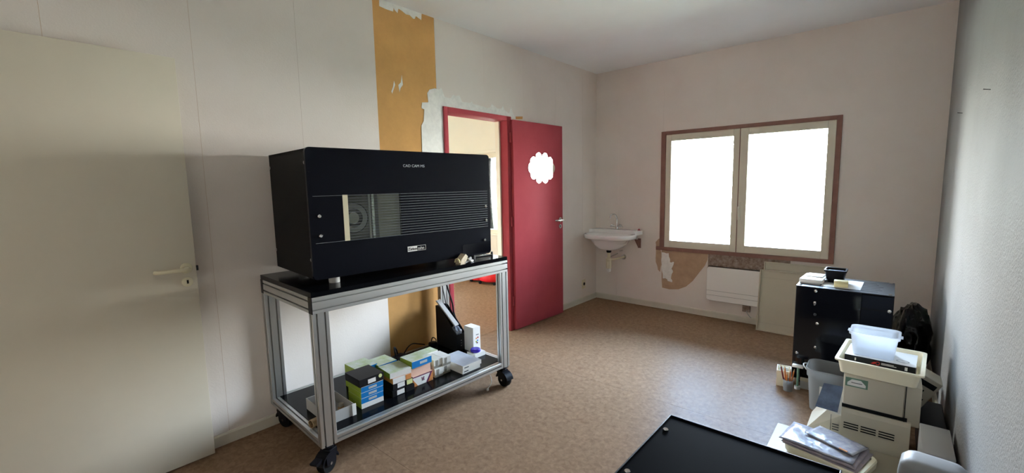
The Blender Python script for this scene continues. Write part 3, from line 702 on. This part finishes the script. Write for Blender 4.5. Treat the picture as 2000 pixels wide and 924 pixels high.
G().tube(bez([(.02, .02, ZB+.002), (.03, 0, .10), (.02, -.01, .06), (-.005, -.005, .035)], 8), .003, 8).build('sheath', 'white_plastic', wc, True)
G().box((-.02, -.012, .02), (-.002, .0, .036), .003).build('plug', 'beige_plastic', wc)

# ================================================================ FAR WALL THINGS
# sink in the corner
sk = thing('wash_basin', 'white porcelain wall basin with chrome tap in the corner', 'sink', (-2.4425, YF-EPS, 0), 0)
def plan(s_, y0, yb, hw, n_=48, fy=1.):
    # D-shaped plan: straight back (y=yb), bowed front (y=y0)
    P = []
    for i in range(n_):
        t = 2*PI*i/n_; c, s__ = math.cos(t), math.sin(t)
        x = hw*(abs(c)**.55)*(1 if c >= 0 else -1)
        yy = (abs(s__)**.8)*(1 if s__ >= 0 else -1)
        ym = (y0+yb)/2; yh = (yb-y0)/2
        P.append((x*s_, ym+yy*yh))
    return P
L3 = lambda P, z: [(p[0], p[1], z) for p in P]
zt = .835
g = G()
g.loft([L3(plan(1, -.31, -.10, .08), .655), L3(plan(1, -.345, -.07, .13), .675), L3(plan(1, -.37, -.03, .175), .715), L3(plan(1, -.385, -.0, .20), .765),
        L3(plan(1, -.42, -.0, .275), .782), L3(plan(1, -.432, -.0, .290), .790), L3(plan(1, -.436, 0, .2925), zt-.008), L3(plan(1, -.428, 0, .287), zt),
        L3(plan(1, -.405, -.10, .262), zt-.003), L3(plan(1, -.385, -.115, .235), zt-.03), L3(plan(1, -.36, -.13, .19), zt-.10), L3(plan(1, -.31, -.16, .10), zt-.135), L3(plan(1, -.26, -.20, .025), zt-.14)], True, True)
g.build('basin', 'porcelain', sk, True, 60)
G().prism([(-.2925, -.19), (-.285, -.15), (-.262, -.115), (-.23, -.103), (.23, -.103), (.262, -.115), (.285, -.15), (.2925, -.19), (.2925, 0), (-.2925, 0)], zt-.012, .872).build('back_ledge', 'porcelain', sk, True, 50)
G().prism(rr(-.028, .022, .775, .785, .0045), -.121, -.118, 'xz').build('overflow_slot', 'black_rubber', sk)
tp = thing('mixer_tap', 'chrome swan-neck tap with two cross handles on the basin', 'tap', (-2.445, YF-EPS-.05, .872), 0)
G().lathe([(.024, 0), (.024, .006), (.016, .012), (.014, .04), (.011, .055)], n=20).build('base', 'chrome', tp, True)
G().tube(bez([(0, 0, .05), (0, 0, .12), (-.01, -.015, .165), (-.028, -.04, .18), (-.045, -.065, .165), (-.05, -.072, .13)], 8), .0085, 12).build('spout', 'chrome', tp, True)
for sx_ in (-1, 1):
    G().cyl((0, 0, .028), (sx_*.05, -.012, .04), .009, n=14).build('valve_stem', 'chrome', tp, True)
    kn = G().lathe([(.010, 0), (.016, .005), (.016, .016), (.008, .022)], n=16).xf(Matrix.Translation((sx_*.05, -.012, .038)) @ Matrix.Rotation(sx_*.9, 4, 'Y')).build('handle', 'chrome', tp, True)
    for a in range(4):
        t = a*PI/2+.4
        G().cyl((0, 0, .012), (.026*math.cos(t), .026*math.sin(t), .012), .005, n=8).xf(Matrix.Translation((sx_*.05, -.012, .038)) @ Matrix.Rotation(sx_*.9, 4, 'Y')).build('handle_arm', 'chrome', kn, True)
trp = thing('drain_trap', 'pale plastic bottle trap with chrome collar under the basin', 'drain trap', (-2.445, YF-.24, 0), 0)
G().lathe([(.022, .62), (.028, .63), (.028, .665), (.022, .67)], n=20).build('tail_collar', 'black_rubber', trp, True)
G().lathe([(.016, .50), (.018, .62)], n=18).build('tail_pipe', 'cream_plastic', trp, True)
G().lathe([(.026, .435), (.032, .44), (.032, .515), (.028, .525), (.034, .53), (.034, .555), (.020, .56)], n=22).build('bottle', 'cream_plastic', trp, True)
G().lathe([(.008, .395), (.022, .40), (.026, .435)], n=18).build('bottle_cap', 'white_plastic', trp, True)
G().tube(bez([(.03, 0, .54), (.06, .04, .545), (.07, .12, .545), (.07, .235, .545)], 6), .012, 12).build('waste_pipe', 'cream_plastic', trp, True)
G().cyl((.07, .222, .545), (.07, .236, .545), .030, n=20).build('wall_flange', 'chrome', trp, True)
G().cyl((-.04, .12, .555), (.05, .12, .60), .006, n=10).build('pop_up_lever', 'chrome', trp, True)
G().cyl((.052, .228, .62), (.052, .17, .62), .008, n=10).build('stop_valve', 'chrome', trp, True)
bk = thing('basin_bracket', 'rusty dark bracket under the right end of the basin', 'bracket', (-2.185, YF-EPS, 0), 0)
G().prism([(0, .76), (-.11, .775), (-.11, .765), (-.02, .67), (0, .67)], -.007, .007, 'yz').build('arm', 'brown_trim', bk)
G().box((-.018, -.004, .665), (.018, 0, .775)).build('wall_plate', 'brown_trim', bk)
lb_ = thing('red_clip', 'tiny dark red triangular clip on the basin ledge', 'clip', (-2.175, YF-EPS-.04, .872), 0)
G().prism([(-.018, 0), (.018, 0), (0, .02)], -.006, .006, 'xz').build('clip_body', 'red_paint', lb_)
# wall outlet
ol = thing('wall_outlet', 'old cream wall socket above the left baseboard near the corner', 'socket', (XL+EPS, 4.437, .17), 0)
G().box((0, -.035, 0), (.010, .035, .105), .003).build('plate', 'cream_plastic', ol, True)
G().cyl((.010, 0, .055), (.014, 0, .055), .021, n=22).build('socket_ring', 'beige_plastic', ol, True)
G().cyl((.0142, 0, .055), (.0146, 0, .055), .016, n=22).build('socket_well', 'lens_dark', ol)
# electric convector
rd = thing('electric_heater', 'white flat electric wall heater below the window', 'heater', (-1.163, YF-.02, .196), 0)
G().prism(rr(-.252, .252, 0, .345, .022), -.054, -.046, 'xz').build('front_plate', 'radiator_white', rd)
G().prism(rr(-.2555, .2555, -.0035, .3485, .024), -.046, -.008, 'xz').build('casing', 'outline_grey', rd)  # casing widened and greyed, its rim imitates the shade line round the plate
for z in (.102, .055): G().box((-.252, -.0546, z), (.252, -.054, z+.0016)).build('crease', 'dark_grey', rd)
G().box((-.242, -.044, .3485), (.242, -.012, .3495)).build('outlet_grille', 'slot_dark', rd)
for x in (-.16, .16): G().box((x-.02, -.008, .05), (x+.02, .018, .30)).build('bracket', 'grey_casing', rd)
G().box((.250, -.045, .09), (.2555, -.03, .13)).build('switch', 'black_plastic', rd)
jb = thing('junction_box', 'brownish cable junction box beneath the wall heater', 'junction box', (-1.05, YF-EPS-.0002, .115), 0)
G().box((-.035, -.022, 0), (.035, 0, .07), .004).build('cover', 'mouldy', jb)
G().tube(bez([(0, -.02, .01), (.03, -.03, -.03), (.05, -.03, -.05)], 6), .004, 8).build('cable_stub', 'grey_casing', jb, True)
cb = tag(G().tube(bez([(-.93, YF-.012, .235), (-.90, YF-.016, .19), (-.91, YF-.016, .13), (-.96, YF-.016, .085)], 8), .004, 8).build('heater_cable', 'cream_plastic', None, True), 'thin pale cable hanging below the heater by the leaning panel', 'cable')
# leaning framed panels
def lean(name, label, x0, x1, yb, yt, h_, th):
    p_ = thing(name, label, 'panel', (x0, yb, 0), 0)
    tilt = math.atan2(yt-yb, h_)
    R_ = Matrix.Rotation(-tilt, 4, 'X'); hh = h_/math.cos(tilt); W_ = x1-x0
    G().box((0, .004, .0), (W_, .010, hh)).xf(R_).build('sheet', 'panel_beige', p_)
    for a, b_ in (((0, -.016, 0), (.010, .004, hh)), ((W_-.010, -.016, 0), (W_, .004, hh)), ((.01, -.016, 0), (W_-.01, .004, .010)), ((.01, -.016, hh-.010), (W_-.01, .004, hh))):
        G().box(a, b_, .002).xf(R_).build('rim', 'panel_beige', p_)
    for z in (.075, hh-.075): G().box((.01, .000, z), (W_-.01, .004, z+.004)).xf(R_).build('crease', 'beige_device', p_)
    return p_
lean('leaning_panel', 'beige rimmed sheet-metal panel leaning in front under the window', -.925, -.36, 4.565, 4.632, .572, .02)
lean('leaning_panel', 'taller beige rimmed panel leaning behind the front one', -.905, -.375, 4.625, 4.697, .640, .02)

# ================================================================ NEIGHBOURING ROOM
rc = thing('red_toy_cart', 'red plastic object on dark wheels seen through the doorway', 'red object', (-4.36, 4.50, 0), .2)
G().lathe([(.10, .03), (.15, .05), (.16, .11), (.12, .17), (.04, .20)], n=20, sx=1.1, sy=.7).build('body', 'red_plastic', rc, True)
G().lathe([(.06, .03), (.09, .04), (.09, .08), (.05, .10)], (-.25, .05, 0), n=18, sx=1.4).build('front_body', 'red_plastic', rc, True)
for x, y in ((-.12, -.07), (.12, -.07), (-.32, -.0), (-.2, .12)):
    G().cyl((x, y-.012, .02), (x, y+.012, .02), .02, n=14).build('wheel', 'black_rubber', rc, True)

# ================================================================ RIGHT SIDE
# black cabinet near the window
cbn = thing('black_cabinet', 'glossy black cabinet with silver studs standing under the window wall', 'cabinet', (-.478, 3.50, 0), 0)
CW, CD, CH = .511, .44, .69
G().box((0, .012, .03), (CW, CD, CH-.004), .002).build('body', 'black_powder', cbn)
fpn = G().box((.004, 0, .04), (.355, .012, CH-.006), .002).build('front_panel', 'black_gloss', cbn)
dr = G().box((.357, -.001, .04), (CW-.004, .012, CH-.012), .002).build('side_door', 'black_panel', cbn)
G().box((.357, -.002, .585), (CW-.004, -.001, .591)).build('door_line', 'black_rubber', dr)
tpn = G().box((0, 0, CH-.004), (CW, CD, CH), .001).build('top_panel', 'dark_grey', cbn)
for i, (a, b_) in enumerate(((.36, .43), (.33, .45), (.34, .44), (.33, .455), (.35, .43), (.36, .42))):
    G().box((a-.03, .06+i*.055, CH), (b_, .075+i*.055, CH+.0006)).build('vent_slot', 'black_rubber', tpn)
for x in (.012, CW-.03):
    for y in (.02, CD-.04): G().box((x, y, CH), (x+.018, y+.02, CH+.003), .001).build('corner_clip', 'chrome', tpn)
for (x, z) in ((.114, .666), (.132, .446), (.027, .219), (.131, .28), (.117, .505)):
    G().lathe([(0, 0), (.009, 0), (.009, .006), (0, .008)], n=18).xf(Matrix.Translation((x, 0, z)) @ Matrix.Rotation(PI/2, 4, 'X')).build('stud', 'chrome' if z != .505 else 'dark_grey', fpn, True)
kl = G().lathe([(0, 0), (.009, 0), (.009, .008), (0, .009)], n=16).xf(Matrix.Translation((.113, 0, .585)) @ Matrix.Rotation(PI/2, 4, 'X')).build('lock', 'chrome', fpn, True)
G().box((.109, -.02, .57), (.117, -.006, .588), .001).build('key', 'steel', kl)
G().lathe([(0, 0), (.010, 0), (.010, .006), (0, .008)], n=18).xf(Matrix.Translation((.493, -.001, .592)) @ Matrix.Rotation(PI/2, 4, 'X')).build('stud', 'chrome', dr, True)
for x in (.05, CW-.05):
    for y in (.05, CD-.05): G().cyl((x, y, 0), (x, y, .03), .02, n=16).build('foot', 'black_rubber', cbn, True)
# on the cabinet
sc_ = thing('white_scale', 'white flat kitchen scale at the left end of the cabinet top', 'scale', (-.475, 3.60, CH+.0005), -.05)
G().box((0, 0, .006), (.135, .24, .032), .006).build('casing', 'white_plastic', sc_, True)
G().box((.02, .10, .032), (.12, .225, .038), .003).build('weighing_plate', 'white_card', sc_, True)
G().box((.004, .003, .0), (.12, .03, .006)).build('foot_strip', 'grey_casing', sc_)
G().box((.135, .07, .012), (.15, .13, .026), .002).build('side_socket', 'dark_grey', sc_, True)
ps = G()
nx = 8
V = [(.21*i/nx, .30*j/nx, .0008+.0012*abs(math.sin(i*.7+j*.4))) for j in range(nx+1) for i in range(nx+1)]
F = [(j*(nx+1)+i, j*(nx+1)+i+1, (j+1)*(nx+1)+i+1, (j+1)*(nx+1)+i) for j in range(nx) for i in range(nx)]
p_ = ps.add(V, F).build('paper_sheet', 'paper'); p_.location = (-.345, 3.565, CH+.0004); p_.rotation_euler = (0, 0, -.02)
sm = p_.modifiers.new('thickness', 'SOLIDIFY'); sm.thickness = .0006; sm.offset = -1
tag(p_, 'white paper sheet lying on the black cabinet under the tub', 'paper')
tub = thing('plastic_tub', 'black plastic tub holding pale contents on the black cabinet', 'tub', (-.283, 3.765, CH+.003), 0)
L3r = lambda x0, x1, y0, y1, r_, z: [(p[0], p[1], z) for p in rr(x0, x1, y0, y1, r_)]
def open_tub(parent, bw, bd, tw, td, h_, th, r_, mt, rim=.006, name='shell'):
    lo = lambda w, d, z: [(p[0], p[1], z) for p in rr(-w/2, w/2, -d/2, d/2, r_)]
    g = G().loft([lo(bw, bd, 0), lo(tw, td, h_-.012), lo(tw+rim*2, td+rim*2, h_-.012), lo(tw+rim*2, td+rim*2, h_), lo(tw-th*2, td-th*2, h_), lo(bw-th*2, bd-th*2, th)], True, True)
    return g.build(name, mt, parent, True)
open_tub(tub, .095, .105, .115, .13, .088, .003, .014, 'black_plastic')
G().box((-.05, -.055, .055), (.05, .055, .074), .008).build('contents', 'tub_fill', tub, True)
yb = thing('yellowed_box', 'small yellowed plastic box with hinged lid in front of the tub', 'box', (-.275, 3.575, CH+.003), .05)
G().box((0, 0, 0), (.075, .05, .026), .003).build('base', 'yellowed', yb, True)
G().box((-.001, -.001, .0265), (.076, .051, .042), .003).build('lid', 'yellowed', yb, True)
# pencils and small boxes at the cabinet foot
pbx = thing('pencil_box', 'small cream box with papers beside the pencil cup', 'box', (-.545, 3.375, 0), .15)
for a, b_ in (((0, 0, 0), (.085, .11, .004)), ((0, 0, .004), (.085, .004, .11)), ((0, .106, .004), (.085, .11, .11)), ((0, .004, .004), (.004, .106, .11)), ((.081, .004, .004), (.085, .106, .11))):
    G().box(a, b_).build('wall', 'cream_tray', pbx)
G().box((.015, .03, .004), (.07, .036, .125)).build('divider_card', 'paper', pbx)
cup = thing('pencil_cup', 'small clear plastic cup of pencils at the cabinet foot', 'cup', (-.470, 3.335, 0), 0)
G().lathe([(.026, 0), (.030, .075), (.028, .075), (.0245, .003)], n=22).build('cup_wall', 'milky_grey', cup, True)
for i, (a, tlt, hh, mt, lb) in enumerate(((.3, .25, .15, 'pencil_orange', 'orange pencil leaning right in the pencil cup'), (1.2, .16, .14, 'pencil_orange', 'orange pencil standing at the back of the pencil cup'), (2.6, .22, .155, 'pencil_orange', 'orange pencil in the middle of the pencil cup'), (3.3, .38, .175, 'pencil_red', 'tall dark red pencil leaning left in the cup'), (4.4, .12, .13, 'pencil_orange', 'short orange pencil at the front of the cup'))):
    x = .012*math.cos(a); y = .012*math.sin(a)
    pn = thing('pencil', lb, 'pencil', (-.470+x, 3.335+y, .004), 0)
    T = Matrix.Rotation(tlt*.55, 4, Vector((-math.sin(a), math.cos(a), 0)))
    G().cyl((0, 0, 0), (0, 0, hh-.018), .0045, n=8).xf(T).build('barrel', mt, pn)
    G().cyl((0, 0, hh-.018), (0, 0, hh), .0045, .001, n=8).xf(T).build('tip', 'wood', pn)
wb = thing('white_brush', 'small white-headed brush behind the pencil cup', 'brush', (-.425, 3.40, 0), 0)
G().cyl((0, 0, .02), (0, 0, .15), .007, n=10).build('handle', 'green_print', wb)
G().box((-.035, -.016, .15), (.03, .016, .168), .004).build('head', 'white_plastic', wb, True)
G().cyl((0, 0, 0), (0, 0, .02), .018, n=14).build('base', 'grey_casing', wb)
gbx = thing('grey_box', 'small grey box on the floor between pencil cup and pail', 'box', (-.425, 3.415, 0), .1)
G().box((.012, 0, 0), (.085, .05, .055), .003).build('case', 'grey_casing', gbx)
G().box((.011, -.001, .055), (.086, .051, .062), .002).build('lid', 'beige_device', gbx)
# pail
pl_ = thing('plastic_pail', 'translucent grey plastic pail with wire handle beside the printer', 'pail', (-.225, 3.205, 0), 0)
lo = lambda w, d, z, r_=.055: [(p[0], p[1], z) for p in rr(-w/2, w/2, -d/2, d/2, r_, 6)]
G().loft([lo(.205, .175, 0), lo(.235, .205, .215), lo(.247, .217, .215), lo(.252, .222, .262), lo(.244, .214, .262), lo(.232, .202, .21), lo(.199, .169, .004)]).build('shell', 'milky_grey', pl_, True)
G().tube([(p[0], p[1], .262) for p in rr(-.126, .126, -.111, .111, .055, 6)+[rr(-.126, .126, -.111, .111, .055, 6)[0]]], .004, 8).build('rim', 'milky_grey', pl_, True)
G().tube(bez([(-.126, -.05, .24), (-.142, -.03, .25), (-.148, 0, .252), (-.142, .03, .25), (-.126, .05, .24)], 6), .004, 8).build('handle', 'grey_casing', pl_, True)
G().box((-.05, -.1065, .09), (.06, -.098, .17)).build('label', 'label_white', pl_)
# printer
pr = thing('laser_printer', 'beige office printer on the floor with a cream tray on top', 'printer', (-.145, 2.74, 0), 0)
PW, PD = .297, .255
G().box((0, .012, .215), (PW, PD, .415), .004).build('upper_body', 'beige_device', pr, True)
G().box((.004, .006, .252), (.236, .013, .410), .003).build('upper_door', 'beige_device', pr, True)
G().box((.0, .004, .236), (.252, .014, .252)).build('output_slot', 'black_rubber', pr)
G().prism([(0.012, .205), (0.012, .236), (.002, .232), (-.004, .212), (0, .0), (PD, 0), (PD, .215), (.012, .215)], 0, PW-.03, 'yz').build('lower_body', 'beige_device', pr)
G().box((.2395, .005, .20), (.2425, .0128, .410)).build('seam', 'black_rubber', pr)
for cx in (.013, .082, .152):
    for i in range(3): G().box((cx, -.0052, .128+i*.013), (cx+.060, -.0025, .133+i*.013)).build('vent_slot', 'black_rubber', pr)
# flared left side cover
g = G().loft([[(-.155, .03, 0), (0, .0, 0), (0, PD, 0), (-.155, PD, 0)], [(-.15, .03, .05), (0, 0.0, .05), (0, PD, .05), (-.15, PD, .05)], [(-.062, .03, .185), (0, .0, .185), (0, .16, .27), (-.04, .16, .27)]])
g.build('side_cover', 'beige_device', pr)
for i in range(3): G().box((-.034, -.004, .10+i*.014), (-.006, -.001, .104+i*.014)).build('vent_slot', 'dark_grey', pr)
G().box((-.042, -.003, .05), (-.040, .0, .18)).build('seam', 'dark_grey', pr)
lbp = G().box((.008, .0045, .352), (.098, .006, .398)).build('name_plate', 'green_print', pr)
G().prism([(.016, .358), (.09, .358), (.09, .37), (.07, .391), (.034, .391), (.016, .372)], .0035, .0045, 'xz').build('plate_print', 'label_white', lbp)
G().box((.032, .003, .373), (.076, .0035, .376)).build('plate_line', 'dark_grey', lbp)
# booklet on the side cover
bl = tag(G().loft([[(-.257, 2.748, .197), (-.160, 2.740, .197), (-.150, 2.865, .292), (-.236, 2.865, .288)], [(-.257, 2.746, .200), (-.160, 2.738, .200), (-.150, 2.862, .296), (-.236, 2.862, .292)]]).build('booklet', 'booklet_blue'), 'glossy blue-black booklet leaning on the printer side cover', 'booklet')
# cream tray, book, box
ty = thing('cream_tray', 'deep cream plastic tray standing on top of the printer', 'tray', (-.006, 2.915, .4155), -.06)
lo2 = lambda w, d, z, r_=.02: [(p[0], p[1], z) for p in rr(-w/2, w/2, -d/2, d/2, r_, 5)]
G().loft([lo2(.295, .345, 0), lo2(.318, .37, .066), lo2(.342, .395, .066), lo2(.342, .395, .074), lo2(.312, .365, .074), lo2(.289, .338, .004)]).build('shell', 'cream_tray', ty, True)
bkx = thing('thick_book', 'thick black-spined book lying in the cream tray', 'book', (-.150, 2.835, .4198), -.06)
G().box((0, .003, .003), (.272, .205, .066)).build('page_block', 'paper', bkx)
G().box((-.002, 0, 0), (.276, .208, .003)).build('cover', 'paper_photo', bkx)
G().box((-.002, 0, .066), (.276, .208, .069)).build('cover', 'label_white', bkx)
G().box((-.002, -.003, 0), (.276, .0, .069)).build('spine', 'black_card', bkx)
G().prism([(.105, .046), (.118, .058), (.128, .058), (.120, .046)], -.0036, -.003, 'xz').build('spine_emblem', 'emblem_red', bkx)
G().lathe([(.006, 0), (.009, 0), (.009, .0006), (.006, .0006)], n=20, c0=False, c1=False).xf(Matrix.Translation((.133, -.003, .053)) @ Matrix.Rotation(PI/2, 4, 'X')).build('spine_emblem', 'emblem_red', bkx)
for z, x1 in ((.050, .205), (.056, .195)): G().box((.147, -.0036, z), (x1, -.003, z+.003)).build('spine_print', 'label_white', bkx)
G().box((.04, -.0036, .046), (.046, -.003, .06)).build('spine_print', 'label_white', bkx); G().box((.236, -.0036, .045), (.246, -.003, .062)).build('spine_print', 'label_white', bkx)
G().lathe([(.016, 0), (.02, 0), (.02, .0006), (.016, .0006)], (.225, .06, .069), n=24, sx=1.3, c0=False, c1=False).build('cover_stamp', 'grey_casing', bkx)
cbx = thing('clear_box', 'open milky plastic food box standing on the thick book', 'plastic box', (-.038, 2.925, .489), -.03)
G().loft([lo2(.165, .145, 0, .025), lo2(.190, .170, .108, .03), lo2(.206, .186, .108, .034), lo2(.206, .186, .120, .034), lo2(.186, .166, .120, .03), lo2(.161, .141, .003, .024)]).build('shell', 'milky_blue', cbx, True)
for sx_ in (-1, 1): G().box((sx_*.106-.006, -.02, .106), (sx_*.106+.006, .02, .112), .002).build('lid_tab', 'milky_blue', cbx)
# garbage bag
rows = []
for i in range(29):
    th = PI*i/28; row = []
    for j in range(44):
        ph = 2*PI*j/44; v = Vector((math.sin(th)*math.cos(ph), math.sin(th)*math.sin(ph), math.cos(th)))
        d = 1+.20*noise.noise(v*1.9+Vector((5, 2, 1)))+.11*noise.noise(v*5+Vector((1, 9, 4)))+.05*noise.noise(v*12)
        z = v.z*.27*d
        row.append((v.x*.112*d, v.y*.22*d, max(z, -.235)+.235))
    rows.append(row)
bag = G().loft(rows).build('garbage_bag', 'bag_black', None, True, 60); bag.location = (.136, 4.16, 0)
tag(bag, 'full black plastic garbage bag in the corner by right wall', 'garbage bag')
# tilted beige device and the black unit beneath it
bu = thing('black_unit', 'dark boxy unit on the floor between printer and right wall', 'electronic unit', (.160, 2.78, 0), 0)
G().box((0, .02, 0), (.095, .40, .20), .004).build('case', 'black_plastic', bu)
G().tube(bez([(.005, .012, .17), (.03, .006, .19), (.045, .010, .16), (.03, .012, .135), (.01, .012, .15)], 8), .006, 8).build('cable_loop', 'dark_grey', bu, True)
G().box((.01, .016, .05), (.085, .02, .12)).build('front_plate', 'dark_grey', bu)
dv = thing('tilted_device', 'beige desktop device with dark display tilted against the wall', 'device', (.241, 3.02, .356), 0)
e1 = Vector((-.466, 0, -.885)); e2 = Vector((-.885, 0, .466)); nrm = Vector((0, 1, 0))
TM = Matrix((e1, nrm, e2)).transposed().to_4x4()
G().box((0, 0, 0), (.165, .14, .135), .004).xf(TM).build('casing', 'beige_device', dv)
G().box((.022, -.001, .012), (.050, .0, .085)).xf(TM).build('display', 'lens_dark', dv)
G().box((.07, -.001, .04), (.095, .0, .062)).xf(TM).build('button', 'black_rubber', dv)
for x in (.115, .075): G().box((x, -.001, .018 if x > .1 else .085), (x+.008, 0, .026 if x > .1 else .093)).xf(TM).build('button', 'black_rubber', dv)
# flat grey case on the floor, scanner, documents
fc = thing('flat_case', 'wide flat pale grey case lying on the floor before the printer', 'flat case', (-.425, 1.93, 0), 0)
G().box((0, 0, 0), (.665, .80, .028), .004).build('base', 'beige_plastic', fc)
G().box((.002, .002, .029), (.663, .798, .055), .006).build('lid', 'beige_plastic', fc, True)
scn = thing('flatbed_scanner', 'cream scanner with rounded corners under the plastic-sleeved papers', 'scanner', (-.168, 2.50, .055), -.27)
sp = lambda w, d, z, r_: [(p[0], p[1], z) for p in rr(-w/2, w/2, -d/2, d/2, r_, 7)]
G().loft([sp(.30, .20, 0, .035), sp(.325, .225, .015, .045), sp(.33, .23, .045, .046), sp(.32, .22, .05, .042), sp(.29, .19, .05, .03), sp(.288, .188, .043, .03)]).build('housing', 'cream_tray', scn, True)
G().box((-.135, -.085, .0432), (.135, .085, .046)).build('glass_bed', 'scanner_glass', scn)
def docs(label, x, y, z, w, d, rot, mt, seed, name='document_sleeve'):
    nx_, ny_ = 14, 10; V = []; rnd = Vector((seed, seed*2.3, 0))
    for j in range(ny_+1):
        for i in range(nx_+1):
            px, py = w*(i/nx_-.5), d*(j/ny_-.5)
            V.append((px, py, .004+.0035*noise.noise(Vector((px*14, py*14, 0))+rnd)))
    F = [(j*(nx_+1)+i, j*(nx_+1)+i+1, (j+1)*(nx_+1)+i+1, (j+1)*(nx_+1)+i) for j in range(ny_) for i in range(nx_)]
    o = G().add(V, F).build(name, mt, None, True, 180); md = o.modifiers.new('thickness', 'SOLIDIFY'); md.thickness = .003; md.offset = -1
    o.location = (x, y, z); o.rotation_euler = (0, 0, rot); return tag(o, label, 'document')
docs('lowest printed sheet stack under the plastic sleeves', -.178, 2.505, .105, .305, .225, -.22, 'paper_photo', 3, 'document_stack')
docs('second pinkish sheet stack under the plastic sleeves', -.188, 2.510, .1125, .30, .225, -.19, 'paper_photo', 8, 'document_stack')
docs('large shiny clear document sleeve with papers on the scanner', -.205, 2.522, .120, .30, .215, -.15, 'sleeve', 5)
o = docs('smaller shiny clear sleeve on top of the large document sleeve', -.150, 2.565, .129, .22, .13, -.42, 'sleeve', 11)
G().box((.05, -.067, .006), (.085, -.058, .0085)).build('orange_tab', 'orange_card', o)
# grey box against the wall, rounded grey casing
sb_ = thing('grey_case', 'low grey plastic case against the right wall behind the rounded casing', 'case', (.150, 2.42, .055), 0)
G().box((0, 0, 0), (.10, .29, .195), .006).build('base', 'grey_casing', sb_, True)
G().box((-.001, -.001, .196), (.101, .291, .21), .004).build('lid', 'grey_casing', sb_, True)
rgc = thing('rounded_casing', 'light grey rounded plastic casing at the bottom right corner', 'casing', (.152, 1.95, .055), -.1)
g = G()
sp2 = lambda w, d, z, r_: [(p[0], p[1], z) for p in rr(-w/2, w/2, -d/2, d/2, r_, 8)]
g.loft([sp2(.15, .11, 0, .03), sp2(.172, .13, .05, .035), sp2(.176, .134, .35, .038), sp2(.168, .126, .385, .036), sp2(.14, .10, .402, .03), sp2(.10, .06, .407, .02)]).build('shell', 'casing_grey', rgc, True, 60)
G().box((-.06, -.0668, .1), (.06, -.066, .3)).build('front_panel', 'dark_grey', rgc)
# foreground black cabinet
bc = thing('low_black_cabinet', 'low black cabinet with raised rim and silver studs in the foreground', 'cabinet', (-.682, .92, 0), .0)
BW, BD, BH = .60, .89, .40
G().box((.004, .004, .03), (BW-.004, BD-.004, BH-.006)).build('body', 'black_powder', bc)
tq = G().box((.006, .006, BH-.006), (BW-.006, BD-.006, BH-.003)).build('top_board', 'black_matte', bc)
for a, b_ in (((0, 0, BH-.05), (.006, BD, BH+.004)), ((BW-.006, 0, BH-.05), (BW, BD, BH+.004)), ((.006, 0, BH-.05), (BW-.006, .006, BH+.004)), ((.006, BD-.006, BH-.05), (BW-.006, BD, BH+.004))):
    G().box(a, b_, .0015).build('rim', 'black_plastic', bc)
for (x, y) in ((.030, BD-.128), (.030, BD-.47), (BW-.03, BD-.128), (.030, .08)):
    G().lathe([(0, 0), (.011, 0), (.011, .007), (.009, .009), (0, .009)], (x, y, BH-.003), n=20).build('stud', 'chrome', tq, True)
for x in (.06, BW-.06):
    for y in (.06, BD-.06): G().cyl((x, y, 0), (x, y, .03), .022, n=16).build('foot', 'black_rubber', bc, True)
# nails in the right wall
for (y, z, lb) in ((2.69, 1.757, 'small dark nail in the right wall, nearer one'), (3.741, 1.776, 'small dark nail in the right wall, farther one')):
    nl_ = thing('wall_nail', lb, 'nail', (XR, y, z), 0, 'nails in the right wall')
    G().cyl((0, 0, 0), (-.02, 0, .004), .0015, n=8).build('shank', 'black_rubber', nl_); G().cyl((-.02, 0, .004), (-.021, 0, .0042), .003, n=10).build('head', 'black_rubber', nl_)
